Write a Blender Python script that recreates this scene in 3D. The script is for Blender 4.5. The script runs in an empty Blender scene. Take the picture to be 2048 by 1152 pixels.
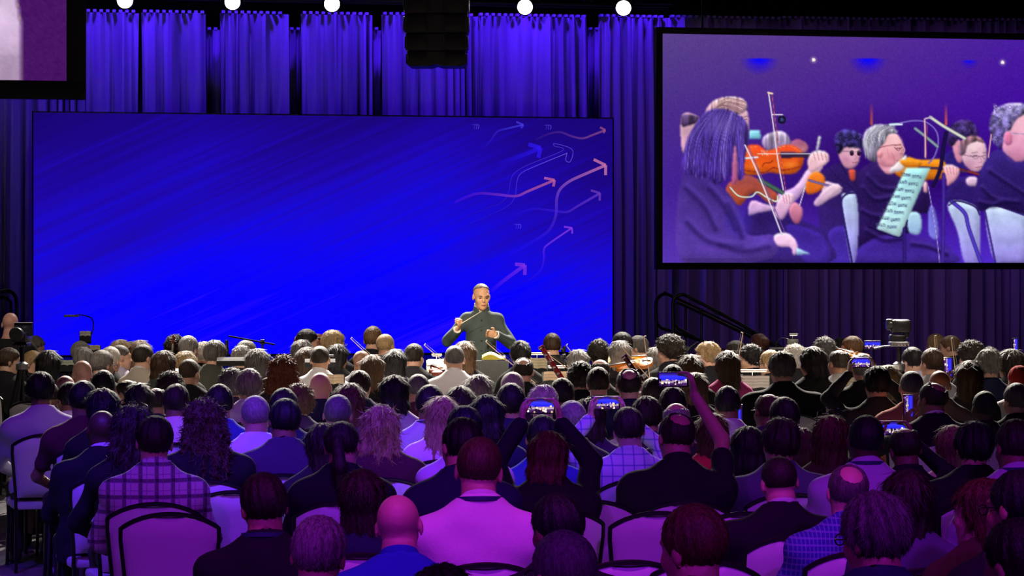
import bpy, bmesh, math, random
import numpy as np
from mathutils import Vector, Matrix, Euler

# ------------------------------------------------------------------ camera, world, light, exposure
SC = bpy.context.scene
COL = SC.collection
F, H, PX0, PY0 = 5000.0, 2.07, 1024.0, 528.0      # focal length in pixels, eye height, principal point (2048x1152 frame)
TA = 0.19                                          # the stage wall recedes to the right by this slope

cam_data = bpy.data.cameras.new('camera')
cam = bpy.data.objects.new('camera', cam_data)
COL.objects.link(cam)
cam.location = (0, 0, H)
cam.rotation_euler = (math.radians(90), 0, 0)
cam_data.sensor_width = 36.0
cam_data.lens = F / 2048 * 36.0
cam_data.shift_y = -(576 - PY0) / 2048
cam_data.clip_end = 200
SC.camera = cam

world = bpy.data.worlds.new('world')
SC.world = world
world.use_nodes = True
world.node_tree.nodes['Background'].inputs[0].default_value = (0.16, 0.05, 0.42, 1)
world.node_tree.nodes['Background'].inputs[1].default_value = 0.02

SC.view_settings.view_transform = 'Standard'
SC.view_settings.look = 'None'
SC.view_settings.exposure = 0.0
SC.view_settings.gamma = 1.0
SC.view_settings.use_curve_mapping = False


def lamp(name, loc, target, energy, color, angle=40, blend=0.6, radius=0.15):
    d = bpy.data.lights.new(name, 'SPOT')
    d.energy = energy
    d.color = color
    d.spot_size = math.radians(angle)
    d.spot_blend = blend
    d.shadow_soft_size = radius
    o = bpy.data.objects.new(name, d)
    COL.objects.link(o)
    o.location = loc
    o.rotation_euler = (Vector(target) - Vector(loc)).to_track_quat('-Z', 'Y').to_euler()
    return o


WARM = (1.0, 0.84, 0.70)
# white front light on the orchestra and the conductor, hung over the audience
for k, (x, tx, e) in enumerate(((-5.0, -2.9, 2000), (0.0, 0.2, 2200), (5.0, 3.2, 2000))):
    lamp('orchestra_spot_light', (x, 14.5, 8.0), (tx, 23.8, 1.0), e, WARM, 28, 0.9, 0.2)
lamp('conductor_spot_light', (-1.0, 13.0, 7.0), (-0.3, 24.4, 1.6), 4600, (1.0, 0.78, 0.50), 6.5, 0.8, 0.12)
# white back light from over the stage, rims the heads of the players and the rows behind them
for k, (x, tx) in enumerate(((-5.2, -3.6), (-2.0, -1.6), (1.2, 0.8), (4.2, 3.2))):
    lamp('back_spot_light', (x, 29.6, 7.5), (tx, 22.0, 1.2), 13500, (1.0, 0.91, 0.80), 44, 1.0, 0.15)
# violet and blue wash over the audience
VIOLET = (0.36, 0.012, 1.0)
MAGENTA = (0.88, 0.06, 1.0)
BLUE = (0.13, 0.03, 1.0)
lamp('violet_wash_light', (-3.5, 1.0, 7.0), (-1.0, 9.0, 0.9), 1550, VIOLET, 38, 0.9, 0.3)
lamp('violet_wash_light', (3.5, 1.0, 7.0), (1.5, 9.6, 0.9), 1650, VIOLET, 40, 0.9, 0.3)
lamp('magenta_wash_light', (-1.2, 6.6, 8.2), (-0.8, 9.6, 0.9), 480, MAGENTA, 40, 1.0, 0.25)
lamp('magenta_wash_light', (1.4, 6.6, 8.2), (1.3, 9.6, 0.9), 560, MAGENTA, 40, 1.0, 0.25)
lamp('blue_wash_light', (-4.5, 8.5, 8.0), (-2.4, 14.3, 1.0), 3600, BLUE, 30, 0.9, 0.25)
lamp('blue_wash_light', (0.5, 8.5, 8.0), (-0.9, 14.0, 1.0), 3200, BLUE, 28, 0.9, 0.25)
lamp('violet_top_light', (-2.2, 13.5, 8.2), (-1.7, 16.6, 1.0), 420, (0.62, 0.08, 1.0), 44, 1.0, 0.2)
lamp('violet_top_light', (2.2, 12.0, 8.2), (1.7, 14.6, 1.0), 500, (0.62, 0.10, 1.0), 44, 1.0, 0.2)
# blue wash down the drapes, one unit over each drape


def on_plane(px, py, d0):
    """the world point where the line of sight through a pixel meets the wall plane at depth d0"""
    y = d0 / (1 - (px - PX0) / F * TA)
    return Vector(((px - PX0) * y / F, y, H - (py - PY0) * y / F))


for px, e in ((-30, 120), (90, 180), (222, 260), (345, 260), (505, 260), (672, 260), (800, 240), (900, 240), (1010, 260), (1110, 260), (1275, 300)):
    p = on_plane(px, 30, 34.6)
    lamp('drape_wash_light', (p.x, p.y - 0.85, 6.5), (p.x, p.y + 0.05, 4.3), e, (0.075, 0.010, 1.0), 70, 0.8, 0.1)
# added unseen lamps, standing in for dim purple ambient on drapes by the hanging screens
for px, e in ((-20, 60), (1340, 70), (1480, 110), (1620, 110), (1760, 110), (1900, 110), (2040, 110)):
    p = on_plane(px, 600, 34.6)
    lamp('purple_fill_light', (p.x, p.y - 3.0, 7.6), (p.x, p.y, 1.6), e, (0.42, 0.15, 1.0), 60, 1.0, 0.3)
p = on_plane(2000, 600, 34.6)
lamp('blue_strip_light', (p.x, p.y - 1.2, 6.8), (p.x, p.y, 1.6), 200, (0.10, 0.01, 1.0), 12, 0.8, 0.05)

# ------------------------------------------------------------------ helpers
RND = random.Random(7)


def lin(c):
    """8-bit sRGB to linear"""
    return tuple(((v / 255) / 12.92 if v / 255 <= 0.04045 else ((v / 255 + 0.055) / 1.055) ** 2.4) for v in c[:3])


MATS = {}


def nodes_of(name):
    m = bpy.data.materials.new(name)
    m.use_nodes = True
    nt = m.node_tree
    return m, nt, nt.nodes['Principled BSDF'], nt.nodes.new, nt.links.new


def mat(name, col, rough=0.6, metal=0.0, noise=0.12, scale=20.0, bump=0.0, stretch=(1, 1, 1), spec=0.5, sheen=0.0):
    """plain surface: colour with a little grain, optional fine relief"""
    key = (name, tuple(col))
    if key in MATS:
        return MATS[key]
    m, nt, b, N, L = nodes_of(name)
    tc = N('ShaderNodeTexCoord')
    mp = N('ShaderNodeMapping')
    mp.inputs['Scale'].default_value = stretch
    L(tc.outputs['Object'], mp.inputs['Vector'])
    nz = N('ShaderNodeTexNoise')
    nz.inputs['Scale'].default_value = scale
    nz.inputs['Detail'].default_value = 3
    L(mp.outputs['Vector'], nz.inputs['Vector'])
    mx = N('ShaderNodeMix')
    mx.data_type = 'RGBA'
    mx.inputs['A'].default_value = (*[c * (1 - noise) for c in col], 1)
    mx.inputs['B'].default_value = (*[min(1, c * (1 + noise)) for c in col], 1)
    L(nz.outputs['Fac'], mx.inputs['Factor'])
    L(mx.outputs['Result'], b.inputs['Base Color'])
    b.inputs['Roughness'].default_value = rough
    b.inputs['Metallic'].default_value = metal
    b.inputs['Specular IOR Level'].default_value = spec
    if sheen:
        b.inputs['Sheen Weight'].default_value = sheen
    if bump:
        bp = N('ShaderNodeBump')
        bp.inputs['Strength'].default_value = bump
        bp.inputs['Distance'].default_value = 0.01
        L(nz.outputs['Fac'], bp.inputs['Height'])
        L(bp.outputs['Normal'], b.inputs['Normal'])
    MATS[key] = m
    return m


def glow(name, col, strength=1.0):
    key = ('glow', name, tuple(col), strength)
    if key in MATS:
        return MATS[key]
    m, nt, b, N, L = nodes_of(name)
    b.inputs['Base Color'].default_value = (0.01, 0.01, 0.01, 1)
    b.inputs['Emission Color'].default_value = (*col, 1)
    b.inputs['Emission Strength'].default_value = strength
    MATS[key] = m
    return m


def picture_mat(name, strength=1.0):
    """a lit picture: colours and coverage come from the mesh's own 'Col' attribute"""
    key = ('pic', name)
    if key in MATS:
        return MATS[key]
    m, nt, b, N, L = nodes_of(name)
    at = N('ShaderNodeVertexColor')
    at.layer_name = 'Col'
    em = N('ShaderNodeEmission')
    em.inputs['Strength'].default_value = strength
    L(at.outputs['Color'], em.inputs['Color'])
    tr = N('ShaderNodeBsdfTransparent')
    ms = N('ShaderNodeMixShader')
    L(at.outputs['Alpha'], ms.inputs['Fac'])
    L(tr.outputs[0], ms.inputs[1])
    L(em.outputs[0], ms.inputs[2])
    L(ms.outputs[0], nt.nodes['Material Output'].inputs['Surface'])
    MATS[key] = m
    return m


def link(name, data, parent=None, material=None, loc=None, rot=None):
    o = bpy.data.objects.new(name, data)
    COL.objects.link(o)
    if parent is not None:
        o.parent = parent
    if loc is not None:
        o.location = loc
    if rot is not None:
        o.rotation_euler = rot
    if material is not None:
        if not data.materials:
            data.materials.append(material)
        if data.materials[0] is not material:
            o.material_slots[0].link = 'OBJECT'
            o.material_slots[0].material = material
    return o


def tag(o, label, category, group=None, kind=None):
    o['label'] = label
    o['category'] = category
    if group:
        o['group'] = group
    if kind:
        o['kind'] = kind
    return o


def empty(name, loc=(0, 0, 0), rz=0.0, scale=1.0):
    o = bpy.data.objects.new(name, None)
    COL.objects.link(o)
    o.location = loc
    o.rotation_euler = (0, 0, rz)
    o.scale = (scale,) * 3
    o.empty_display_size = 0.1
    return o


class MB:
    """collects vertices and faces into one mesh"""

    def __init__(self):
        self.v, self.f, self.c = [], [], []

    def add(self, v, f):
        n = len(self.v)
        self.v += [tuple(p) for p in v]
        self.f += [tuple(i + n for i in q) for q in f]
        return self

    def box(self, x0, x1, y0, y1, z0, z1, bev=0.0):
        if bev:
            b = bev
            bm = bmesh.new()
            bmesh.ops.create_cube(bm, size=1)
            for q in bm.verts:
                q.co = Vector(((x0 + x1) / 2 + q.co.x * (x1 - x0), (y0 + y1) / 2 + q.co.y * (y1 - y0), (z0 + z1) / 2 + q.co.z * (z1 - z0)))
            bmesh.ops.bevel(bm, geom=bm.edges[:], offset=b, segments=2, affect='EDGES', profile=0.5)
            bm.verts.index_update()
            self.add([q.co[:] for q in bm.verts], [[q.index for q in fc.verts] for fc in bm.faces])
            bm.free()
            return self
        v = [(x0, y0, z0), (x1, y0, z0), (x1, y1, z0), (x0, y1, z0), (x0, y0, z1), (x1, y0, z1), (x1, y1, z1), (x0, y1, z1)]
        return self.add(v, [(0, 3, 2, 1), (4, 5, 6, 7), (0, 1, 5, 4), (1, 2, 6, 5), (2, 3, 7, 6), (3, 0, 4, 7)])

    def tube(self, pts, r, seg=8, closed=False, caps=True):
        pts = [Vector(p) for p in pts]
        n = len(pts)
        rs = r if isinstance(r, (list, tuple)) else [r] * n
        rings = []
        up = None
        for i, p in enumerate(pts):
            a = pts[i - 1] if (i > 0 or closed) else p
            b = pts[(i + 1) % n] if (i < n - 1 or closed) else p
            t = (b - a).normalized()
            if up is None:
                up = Vector((0, 0, 1)) if abs(t.z) < 0.9 else Vector((1, 0, 0))
            s = t.cross(up)
            if s.length < 1e-5:
                s = t.orthogonal()
            s.normalize()
            up = s.cross(t).normalized()
            rings.append([p + (s * math.cos(2 * math.pi * k / seg) + up * math.sin(2 * math.pi * k / seg)) * rs[i] for k in range(seg)])
        v = [q for ring in rings for q in ring]
        f = []
        for i in range(n if closed else n - 1):
            j = (i + 1) % n
            for k in range(seg):
                f.append((i * seg + k, i * seg + (k + 1) % seg, j * seg + (k + 1) % seg, j * seg + k))
        if caps and not closed:
            f.append(tuple(range(seg))[::-1])
            f.append(tuple((n - 1) * seg + k for k in range(seg)))
        return self.add(v, f)

    def lathe(self, prof, seg=20, center=(0, 0, 0), axis='z'):
        v, f = [], []
        for (r, z) in prof:
            for k in range(seg):
                a = 2 * math.pi * k / seg
                p = (r * math.cos(a), r * math.sin(a), z)
                if axis == 'y':
                    p = (p[0], p[2], p[1])
                if axis == 'x':
                    p = (p[2], p[0], p[1])
                v.append((p[0] + center[0], p[1] + center[1], p[2] + center[2]))
        for i in range(len(prof) - 1):
            for k in range(seg):
                f.append((i * seg + k, i * seg + (k + 1) % seg, (i + 1) * seg + (k + 1) % seg, (i + 1) * seg + k))
        f.append(tuple(range(seg))[::-1])
        f.append(tuple((len(prof) - 1) * seg + k for k in range(seg)))
        return self.add(v, f)

    def prism(self, outline, y0, y1):
        """outline of (x, z) points extruded along y"""
        n = len(outline)
        v = [(x, y0, z) for x, z in outline] + [(x, y1, z) for x, z in outline]
        f = [tuple(range(n)), tuple(range(2 * n - 1, n - 1, -1))]
        f += [((k + 1) % n, k, n + k, n + (k + 1) % n) for k in range(n)]
        return self.add(v, f)

    def move(self, m):
        m = Matrix(m)
        self.v = [tuple(m @ Vector(p)) for p in self.v]
        return self

    def mesh(self, name, smooth=True, angle=40):
        me = bpy.data.meshes.new(name)
        me.from_pydata(self.v, [], self.f)
        bm = bmesh.new()
        bm.from_mesh(me)
        bmesh.ops.recalc_face_normals(bm, faces=bm.faces)
        bm.to_mesh(me)
        bm.free()
        if smooth:
            me.shade_smooth()
            try:
                me.set_sharp_from_angle(angle=math.radians(angle))
            except Exception:
                pass
        return me

    def build(self, name, material, parent=None, loc=None, rot=None, smooth=True):
        return link(name, self.mesh(name, smooth), parent, material, loc, rot)


def spline(pts, n=8, closed=False):
    """Catmull-Rom through the points"""
    P = [Vector(p) for p in pts]
    out = []
    m = len(P)
    for i in range(m if closed else m - 1):
        p0 = P[(i - 1) % m] if (closed or i > 0) else P[0]
        p1, p2 = P[i], P[(i + 1) % m]
        p3 = P[(i + 2) % m] if (closed or i + 2 < m) else P[-1]
        for k in range(n):
            t = k / n
            out.append(0.5 * ((2 * p1) + (p2 - p0) * t + (2 * p0 - 5 * p1 + 4 * p2 - p3) * t * t + (3 * p1 - p0 - 3 * p2 + p3) * t ** 3))
    if not closed:
        out.append(P[-1])
    return out


def yaw_plane():
    return math.atan(TA)


YAW = math.atan(TA)

# ------------------------------------------------------------------ the hall: floor, ceiling, walls
m_black = mat('matt_black', (0.006, 0.006, 0.009), 0.75, noise=0.2)
m_blackmetal = mat('black_metal', (0.008, 0.008, 0.010), 0.38, metal=0.3, noise=0.15)
m_ceiling = mat('dark_ceiling', (0.035, 0.03, 0.035), 0.9, noise=0.2, scale=3)


def carpet_mat():
    m, nt, b, N, L = nodes_of('patterned_carpet')
    tc = N('ShaderNodeTexCoord')
    v1 = N('ShaderNodeTexVoronoi')
    v1.inputs['Scale'].default_value = 2.2
    L(tc.outputs['Object'], v1.inputs['Vector'])
    wv = N('ShaderNodeTexWave')
    wv.inputs['Scale'].default_value = 1.7
    wv.inputs['Distortion'].default_value = 9
    L(tc.outputs['Object'], wv.inputs['Vector'])
    mx = N('ShaderNodeMix')
    mx.data_type = 'RGBA'
    mx.inputs['A'].default_value = (0.09, 0.08, 0.10, 1)
    mx.inputs['B'].default_value = (0.20, 0.18, 0.21, 1)
    ma = N('ShaderNodeMath')
    ma.operation = 'MULTIPLY'
    L(v1.outputs['Distance'], ma.inputs[0])
    L(wv.outputs['Fac'], ma.inputs[1])
    L(ma.outputs[0], mx.inputs['Factor'])
    L(mx.outputs['Result'], b.inputs['Base Color'])
    b.inputs['Roughness'].default_value = 0.95
    nz = N('ShaderNodeTexNoise')
    nz.inputs['Scale'].default_value = 180
    L(tc.outputs['Object'], nz.inputs['Vector'])
    bp = N('ShaderNodeBump')
    bp.inputs['Strength'].default_value = 0.5
    bp.inputs['Distance'].default_value = 0.01
    L(nz.outputs['Fac'], bp.inputs['Height'])
    L(bp.outputs['Normal'], b.inputs['Normal'])
    return m


def structure(o):
    o['kind'] = 'structure'
    return o


structure(MB().box(-16, 16, -4, 42, -0.2, 0).build('floor', carpet_mat(), smooth=False))
structure(MB().box(-16, 16, -4, 42, 8.6, 8.8).build('ceiling', m_ceiling, smooth=False))
wall_m = mat('dark_wall', (0.03, 0.028, 0.035), 0.9, scale=4)
bw = MB().box(-18, 18, 0, 0.2, 0, 8.6)
o = structure(bw.build('wall_back', wall_m, smooth=False))
o.location = (0, 36.6, 0)
o.rotation_euler = (0, 0, YAW)
structure(MB().box(-16.2, -16, -4, 42, 0, 8.6).build('wall_left', wall_m, smooth=False))
structure(MB().box(16, 16.2, -4, 42, 0, 8.6).build('wall_right', wall_m, smooth=False))
structure(MB().box(-16, 16, -4.2, -4, 0, 8.6).build('wall_rear', wall_m, smooth=False))

# plane frame of the stage wall: u runs to the right along it, v away from the hall
U = Vector((math.cos(YAW), math.sin(YAW), 0))
V = Vector((-math.sin(YAW), math.cos(YAW), 0))


def wall_empty(name, px, py, d0):
    e = empty(name, on_plane(px, py, d0), YAW)
    return e


def wall_uz(px, py, d0, origin):
    """pixel -> (u, z) in a wall frame whose origin sits at world point origin"""
    p = on_plane(px, py, d0) - origin
    return p.dot(U), p.z


# ------------------------------------------------------------------ stage
D_BACKDROP, D_DRAPE = 33.5, 34.5
STAGE_Z = 0.86
so = on_plane(646, 700, 27.4)
stage = empty('stage', (so.x, so.y, 0), YAW)
tag(stage, 'low black stage with a skirted front under the large blue backdrop', 'stage')
w0 = wall_uz(-20, 700, 27.4, so)[0]
w1 = wall_uz(1320, 700, 27.4, so)[0]
MB().box(w0, w1, 0, 6.42, STAGE_Z - 0.05, STAGE_Z, 0.01).build('deck', mat('stage_deck', (0.012, 0.012, 0.016), 0.6), stage)
sk = MB()
n = 260
vv, ff = [], []
for i in range(n + 1):
    u = w0 + (w1 - w0) * i / n
    y = 0.03 + 0.02 * math.sin(i * 0.9) + 0.008 * math.sin(i * 2.3)
    vv += [(u, y, 0.0), (u, y, STAGE_Z - 0.05)]
for i in range(n):
    ff.append((2 * i, 2 * i + 2, 2 * i + 3, 2 * i + 1))
sk.add(vv, ff)
sk.build('skirt', m_black, stage)
MB().box(w0 + 0.1, w1 - 0.1, 0.3, 6.35, 0.0, STAGE_Z - 0.05).build('platform', m_black, stage, smooth=False)

# ------------------------------------------------------------------ large blue backdrop on the stage, its wash light painted as glow


def backdrop_glow_mat():
    m, nt, b, N, L = nodes_of('backdrop_painted_glow')
    tc = N('ShaderNodeTexCoord')

    def mapping(rot, scale, loc=(0, 0, 0)):
        mp = N('ShaderNodeMapping')
        mp.vector_type = 'TEXTURE'
        mp.inputs['Rotation'].default_value = (0, rot, 0)
        mp.inputs['Scale'].default_value = scale
        mp.inputs['Location'].default_value = loc
        L(tc.outputs['Object'], mp.inputs['Vector'])
        return mp

    # fine diagonal streaks
    rot = math.radians(-24)
    mp = mapping(rot, (9.0, 1, 0.16))
    n1 = N('ShaderNodeTexNoise')
    n1.inputs['Scale'].default_value = 2.2
    n1.inputs['Detail'].default_value = 6
    n1.inputs['Roughness'].default_value = 0.62
    L(mp.outputs[0], n1.inputs['Vector'])
    # broad diagonal bands
    mp2 = mapping(rot, (7.0, 1, 1.5))
    n2 = N('ShaderNodeTexNoise')
    n2.inputs['Scale'].default_value = 0.9
    n2.inputs['Detail'].default_value = 2
    L(mp2.outputs[0], n2.inputs['Vector'])
    # blue uplight painted into the glow: brighter towards the lower middle
    sx = N('ShaderNodeSeparateXYZ')
    L(tc.outputs['Object'], sx.inputs[0])
    zr = N('ShaderNodeMapRange')
    zr.inputs['From Min'].default_value = 0.7
    zr.inputs['From Max'].default_value = 3.3
    zr.inputs['To Min'].default_value = 1.0
    zr.inputs['To Max'].default_value = 0.0
    L(sx.outputs['Z'], zr.inputs['Value'])
    xa = N('ShaderNodeMath')
    xa.operation = 'ABSOLUTE'
    L(sx.outputs['X'], xa.inputs[0])
    xr = N('ShaderNodeMapRange')
    xr.inputs['From Min'].default_value = 1.6
    xr.inputs['From Max'].default_value = 4.4
    xr.inputs['To Min'].default_value = 0.0
    xr.inputs['To Max'].default_value = 0.36
    L(xa.outputs[0], xr.inputs['Value'])
    s1 = N('ShaderNodeMath')
    s1.operation = 'SUBTRACT'
    L(zr.outputs[0], s1.inputs[0])
    L(xr.outputs[0], s1.inputs[1])
    a1 = N('ShaderNodeMath')
    a1.operation = 'MULTIPLY_ADD'
    a1.inputs[1].default_value = 0.75
    L(n1.outputs['Fac'], a1.inputs[0])
    L(s1.outputs[0], a1.inputs[2])
    a2 = N('ShaderNodeMath')
    a2.operation = 'MULTIPLY_ADD'
    a2.inputs[1].default_value = 0.9
    L(n2.outputs['Fac'], a2.inputs[0])
    L(a1.outputs[0], a2.inputs[2])
    cr = N('ShaderNodeValToRGB')
    els = cr.color_ramp.elements
    stops = [(0.0, (22, 4, 96)), (0.32, (28, 6, 132)), (0.50, (30, 8, 178)), (0.66, (24, 10, 216)), (0.80, (14, 6, 246)), (0.92, (6, 2, 255)), (1.0, (34, 12, 255))]
    while len(els) < len(stops):
        els.new(0.5)
    for e, (p, c) in zip(els, stops):
        e.position = p
        e.color = (*lin(c), 1)
    mr = N('ShaderNodeMapRange')
    mr.inputs['From Min'].default_value = 0.35
    mr.inputs['From Max'].default_value = 1.95
    L(a2.outputs[0], mr.inputs['Value'])
    L(mr.outputs[0], cr.inputs['Fac'])
    em = N('ShaderNodeEmission')
    em.inputs['Strength'].default_value = 1.0
    L(cr.outputs['Color'], em.inputs['Color'])
    L(em.outputs[0], nt.nodes['Material Output'].inputs['Surface'])
    return m


lo = on_plane(646, 704, D_BACKDROP)
backdrop_root = empty('glowing_backdrop', (lo.x, lo.y, lo.z), YAW)
tag(backdrop_root, 'wide blue backdrop with painted-in glow, streaks and arrows at the back of the stage', 'video wall')  # not a video wall: a backdrop with its blue uplight painted as glow
LZ0 = -0.02
xl, xr_ = wall_uz(67, 300, D_BACKDROP, lo)[0], wall_uz(1225, 300, D_BACKDROP, lo)[0]
ztop = wall_uz(646, 231.5, D_BACKDROP, lo)[1]
MB().box(xl - 0.02, xr_ + 0.02, 0.01, 0.14, STAGE_Z - lo.z, ztop + 0.02).build('cabinet', m_black, backdrop_root, smooth=False)
MB().add([(xl, 0, LZ0), (xr_, 0, LZ0), (xr_, 0, ztop), (xl, 0, ztop)], [(0, 1, 2, 3)]).build('screen', backdrop_glow_mat(), backdrop_root, smooth=False)  # face of the backdrop, glowing in place of blue light falling on it
MB().box(xl, xr_, -0.02, 0.0, ztop, ztop + 0.012).build('top_trim', mat('trim_blue', (0.1, 0.08, 0.3), 0.5), backdrop_root, smooth=False)


def flat_mesh(name, items):
    """items: (points (u, z), colours per point (r, g, b, a) linear, faces or None); each a flat figure at its own small depth"""
    v, f, c = [], [], []
    for k, (pts, cols, faces, y) in enumerate(items):
        n0 = len(v)
        v += [(p[0], y, p[1]) for p in pts]
        c += list(cols)
        f += [tuple(i + n0 for i in q) for q in (faces or [tuple(range(len(pts)))])]
    me = bpy.data.meshes.new(name)
    me.from_pydata(v, [], f)
    a = me.color_attributes.new('Col', 'FLOAT_COLOR', 'POINT')
    a.data.foreach_set('color', np.array(c, dtype=np.float32).ravel())
    return me


def ribbon(pts, w, c0, c1, y, n=8):
    """a band along a smooth line of pixels; w width in pixels, colours fade from c0 to c1 (r, g, b 0-255, alpha)"""
    S = spline([(p[0], p[1], 0) for p in pts], n)
    L_, R_ = [], []
    m = len(S)
    cols = []
    for i, p in enumerate(S):
        t = (S[min(i + 1, m - 1)] - S[max(i - 1, 0)]).normalized()
        nrm = Vector((-t.y, t.x, 0))
        ww = w if not isinstance(w, tuple) else w[0] + (w[1] - w[0]) * i / (m - 1)
        L_.append(p + nrm * ww / 2)
        R_.append(p - nrm * ww / 2)
    k = [i / (m - 1) for i in range(m)]
    cc = [(*lin([c0[j] + (c1[j] - c0[j]) * q for j in range(3)]), c0[3] + (c1[3] - c0[3]) * q) for q in k]
    cc = [(c[0], c[1], c[2], c[3] * .72) for c in cc]
    return L_ + R_, cc + cc, [(i, i + 1, m + i + 1, m + i) for i in range(m - 1)], y


def arrow_items(pts, w, c0, c1, head, y):
    it = [ribbon(pts, w, c0, c1, y)]
    (hx, hy), (ax, ay), (bx, by) = head
    e = (c1[0], c1[1], c1[2], c1[3])
    it.append(ribbon([(ax, ay), (hx, hy)], w, e, e, y - 0.001, 2))
    it.append(ribbon([(hx, hy), (bx, by)], w, e, e, y - 0.001, 2))
    return it


def zc(pts, x0=860, y0=220, s=3.0325):
    return [(x0 + p[0] / s, y0 + p[1] / s) for p in pts]


ARROWS = [
    (zc([(150, 560), (280, 508), (400, 512), (520, 522), (600, 490), (755, 425)]), 5.0, (110, 30, 240, 0.15), (190, 95, 150, 0.95), zc([(755, 425), (692, 412), (748, 464)])),
    (zc([(480, 880), (620, 800), (720, 730), (762, 640), (768, 540), (790, 480), (850, 430), (960, 380), (1065, 335)]), 5.6, (40, 20, 255, 0.1), (200, 115, 170, 0.95), zc([(1065, 335), (992, 300), (1064, 395)])),
    (zc([(500, 640), (620, 600), (740, 610), (830, 618), (900, 580), (1030, 505)]), 4.6, (40, 20, 255, 0.1), (110, 60, 190, 0.8), zc([(1030, 505), (975, 487), (1028, 550)])),
    (zc([(590, 1040), (670, 970), (690, 900), (690, 850), (715, 815), (860, 715)]), 3.6, (60, 20, 255, 0.1), (140, 60, 235, 0.9), zc([(860, 715), (812, 708), (862, 750)])),
    (zc([(370, 1100), (440, 1040), (575, 940)]), 7.0, (60, 20, 255, 0.15), (130, 50, 225, 0.85), zc([(575, 940), (515, 935), (574, 1000)])),
    (zc([(330, 230), (370, 180), (410, 130), (470, 112), (565, 90)]), 3.6, (50, 30, 230, 0.1), (70, 60, 235, 0.85), zc([(565, 90), (522, 72), (552, 110)])),
    (zc([(640, 180), (720, 145), (790, 135), (860, 160), (925, 172), (990, 150), (1062, 122)]), 4.2, (100, 50, 170, 0.1), (160, 85, 130, 0.7), zc([(1062, 122), (1030, 105), (1050, 140)])),
    (zc([(400, 330), (520, 290), (670, 230)]), 8.0, (30, 20, 255, 0.0), (50, 25, 255, 0.8), zc([(670, 230), (595, 208), (655, 290)])),
]
for k, (pts, w, c0, c1, head) in enumerate(ARROWS):
    its = arrow_items(pts, w, c0, c1, head, -0.004 - 0.0015 * k)
    its = [([wall_uz(p[0], p[1], D_BACKDROP, lo) for p in q[0]], q[1], q[2], q[3]) for q in its]
    link('arrow', flat_mesh('arrow', its), backdrop_root, picture_mat('arrow_print'))
# outlined arrow
oc0, oc1 = (70, 40, 255, 0.1), (120, 100, 245, 0.9)
its = []
for pts in ([(190, 660), (330, 600), (430, 560), (472, 510), (490, 420), (520, 375), (600, 330), (805, 245), (755, 220), (757, 204), (860, 240), (850, 312), (822, 305), (830, 260)],
            [(240, 690), (400, 620), (480, 575), (515, 520), (525, 440), (550, 385), (640, 340), (830, 262)]):
    its.append(ribbon(zc(pts), 1.3, oc0, oc1, -0.017, 6))
its = [([wall_uz(p[0], p[1], D_BACKDROP, lo) for p in q[0]], q[1], q[2], q[3]) for q in its]
link('outlined_arrow', flat_mesh('outlined_arrow', its), backdrop_root, picture_mat('arrow_print'))
# small triple chevrons
for (cx, cy) in ((275, 102), (712, 105), (530, 706)):
    its = []
    for j in range(3):
        x = cx - 14 + j * 13
        a = 0.35 + 0.25 * j
        its.append(ribbon(zc([(x - 8, cy - 14), (x + 8, cy - 8), (x + 4, cy + 14)]), 1.4, (90, 70, 235, a), (90, 70, 235, a), -0.018, 3))
    its = [([wall_uz(p[0], p[1], D_BACKDROP, lo) for p in q[0]], q[1], q[2], q[3]) for q in its]
    link('chevron_mark', flat_mesh('chevron_mark', its), backdrop_root, picture_mat('arrow_print'))

# ------------------------------------------------------------------ drapes
m_drape = mat('drape_cloth', (0.36, 0.33, 0.42), 0.85, noise=0.15, scale=60, bump=0.05)


def drape(p0, p1, ytop, d0, label, seed, fold=0.22, depth=0.105, z_bottom=0.0):
    rnd = random.Random(seed)
    a = on_plane(p0, ytop, d0)
    b = on_plane(p1, ytop, d0)
    wid = (b - a).dot(U)
    root = empty('drape', (a.x, a.y, 0), YAW)
    zt = a.z
    nx = max(12, int(wid / 0.022))
    nz = 16
    phs = [rnd.uniform(0, 6.28) for _ in range(6)]
    # irregular folds: running phase with random local pitch
    ph, pos = 0.0, []
    for i in range(nx + 1):
        pos.append(ph)
        x = wid * i / nx
        ph += 2 * math.pi * (wid / nx) / (fold * (1 + 0.45 * math.sin(x * 3.1 + phs[0]) + 0.25 * math.sin(x * 7.3 + phs[1])))
    v, f = [], []
    for j in range(nz + 1):
        t = j / nz
        z = zt - (zt - z_bottom) * t
        drift = 0.9 * t * math.sin(phs[2])
        for i in range(nx + 1):
            x = wid * i / nx
            amp = depth * (0.55 + 0.6 * min(1, t * 2.2)) * (1 + 0.35 * math.sin(x * 5 + phs[3]))
            q = pos[i] + drift * math.sin(x * 2.2 + phs[4])
            y = amp * (math.sin(q) + 0.30 * math.sin(2 * q + phs[5] + t * 1.5) + 0.18 * math.sin(3.3 * q + 2 * t))
            v.append((x + 0.03 * math.cos(q) * min(1, t * 2), y, z))
    for j in range(nz):
        for i in range(nx):
            k = j * (nx + 1) + i
            f.append((k, k + nx + 1, k + nx + 2, k + 1))
    MB().add(v, f).build('cloth', m_drape, root)
    # gathered heading tape with hook loops
    hd = MB()
    for i in range(max(2, int(wid / 0.085))):
        x = (i + 0.5) * 0.085
        if x < wid:
            hd.box(x - 0.022, x + 0.022, -0.06, 0.06, zt, zt + 0.035)
    hd.build('hook_tape', mat('hook_tape', (0.4, 0.38, 0.5), 0.6), root, smooth=False)
    tag(root, label, 'drape', 'tall drapes behind the stage')
    return root


def ytop_at(px):
    return 24 + (px - 172) * 0.0095


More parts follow.
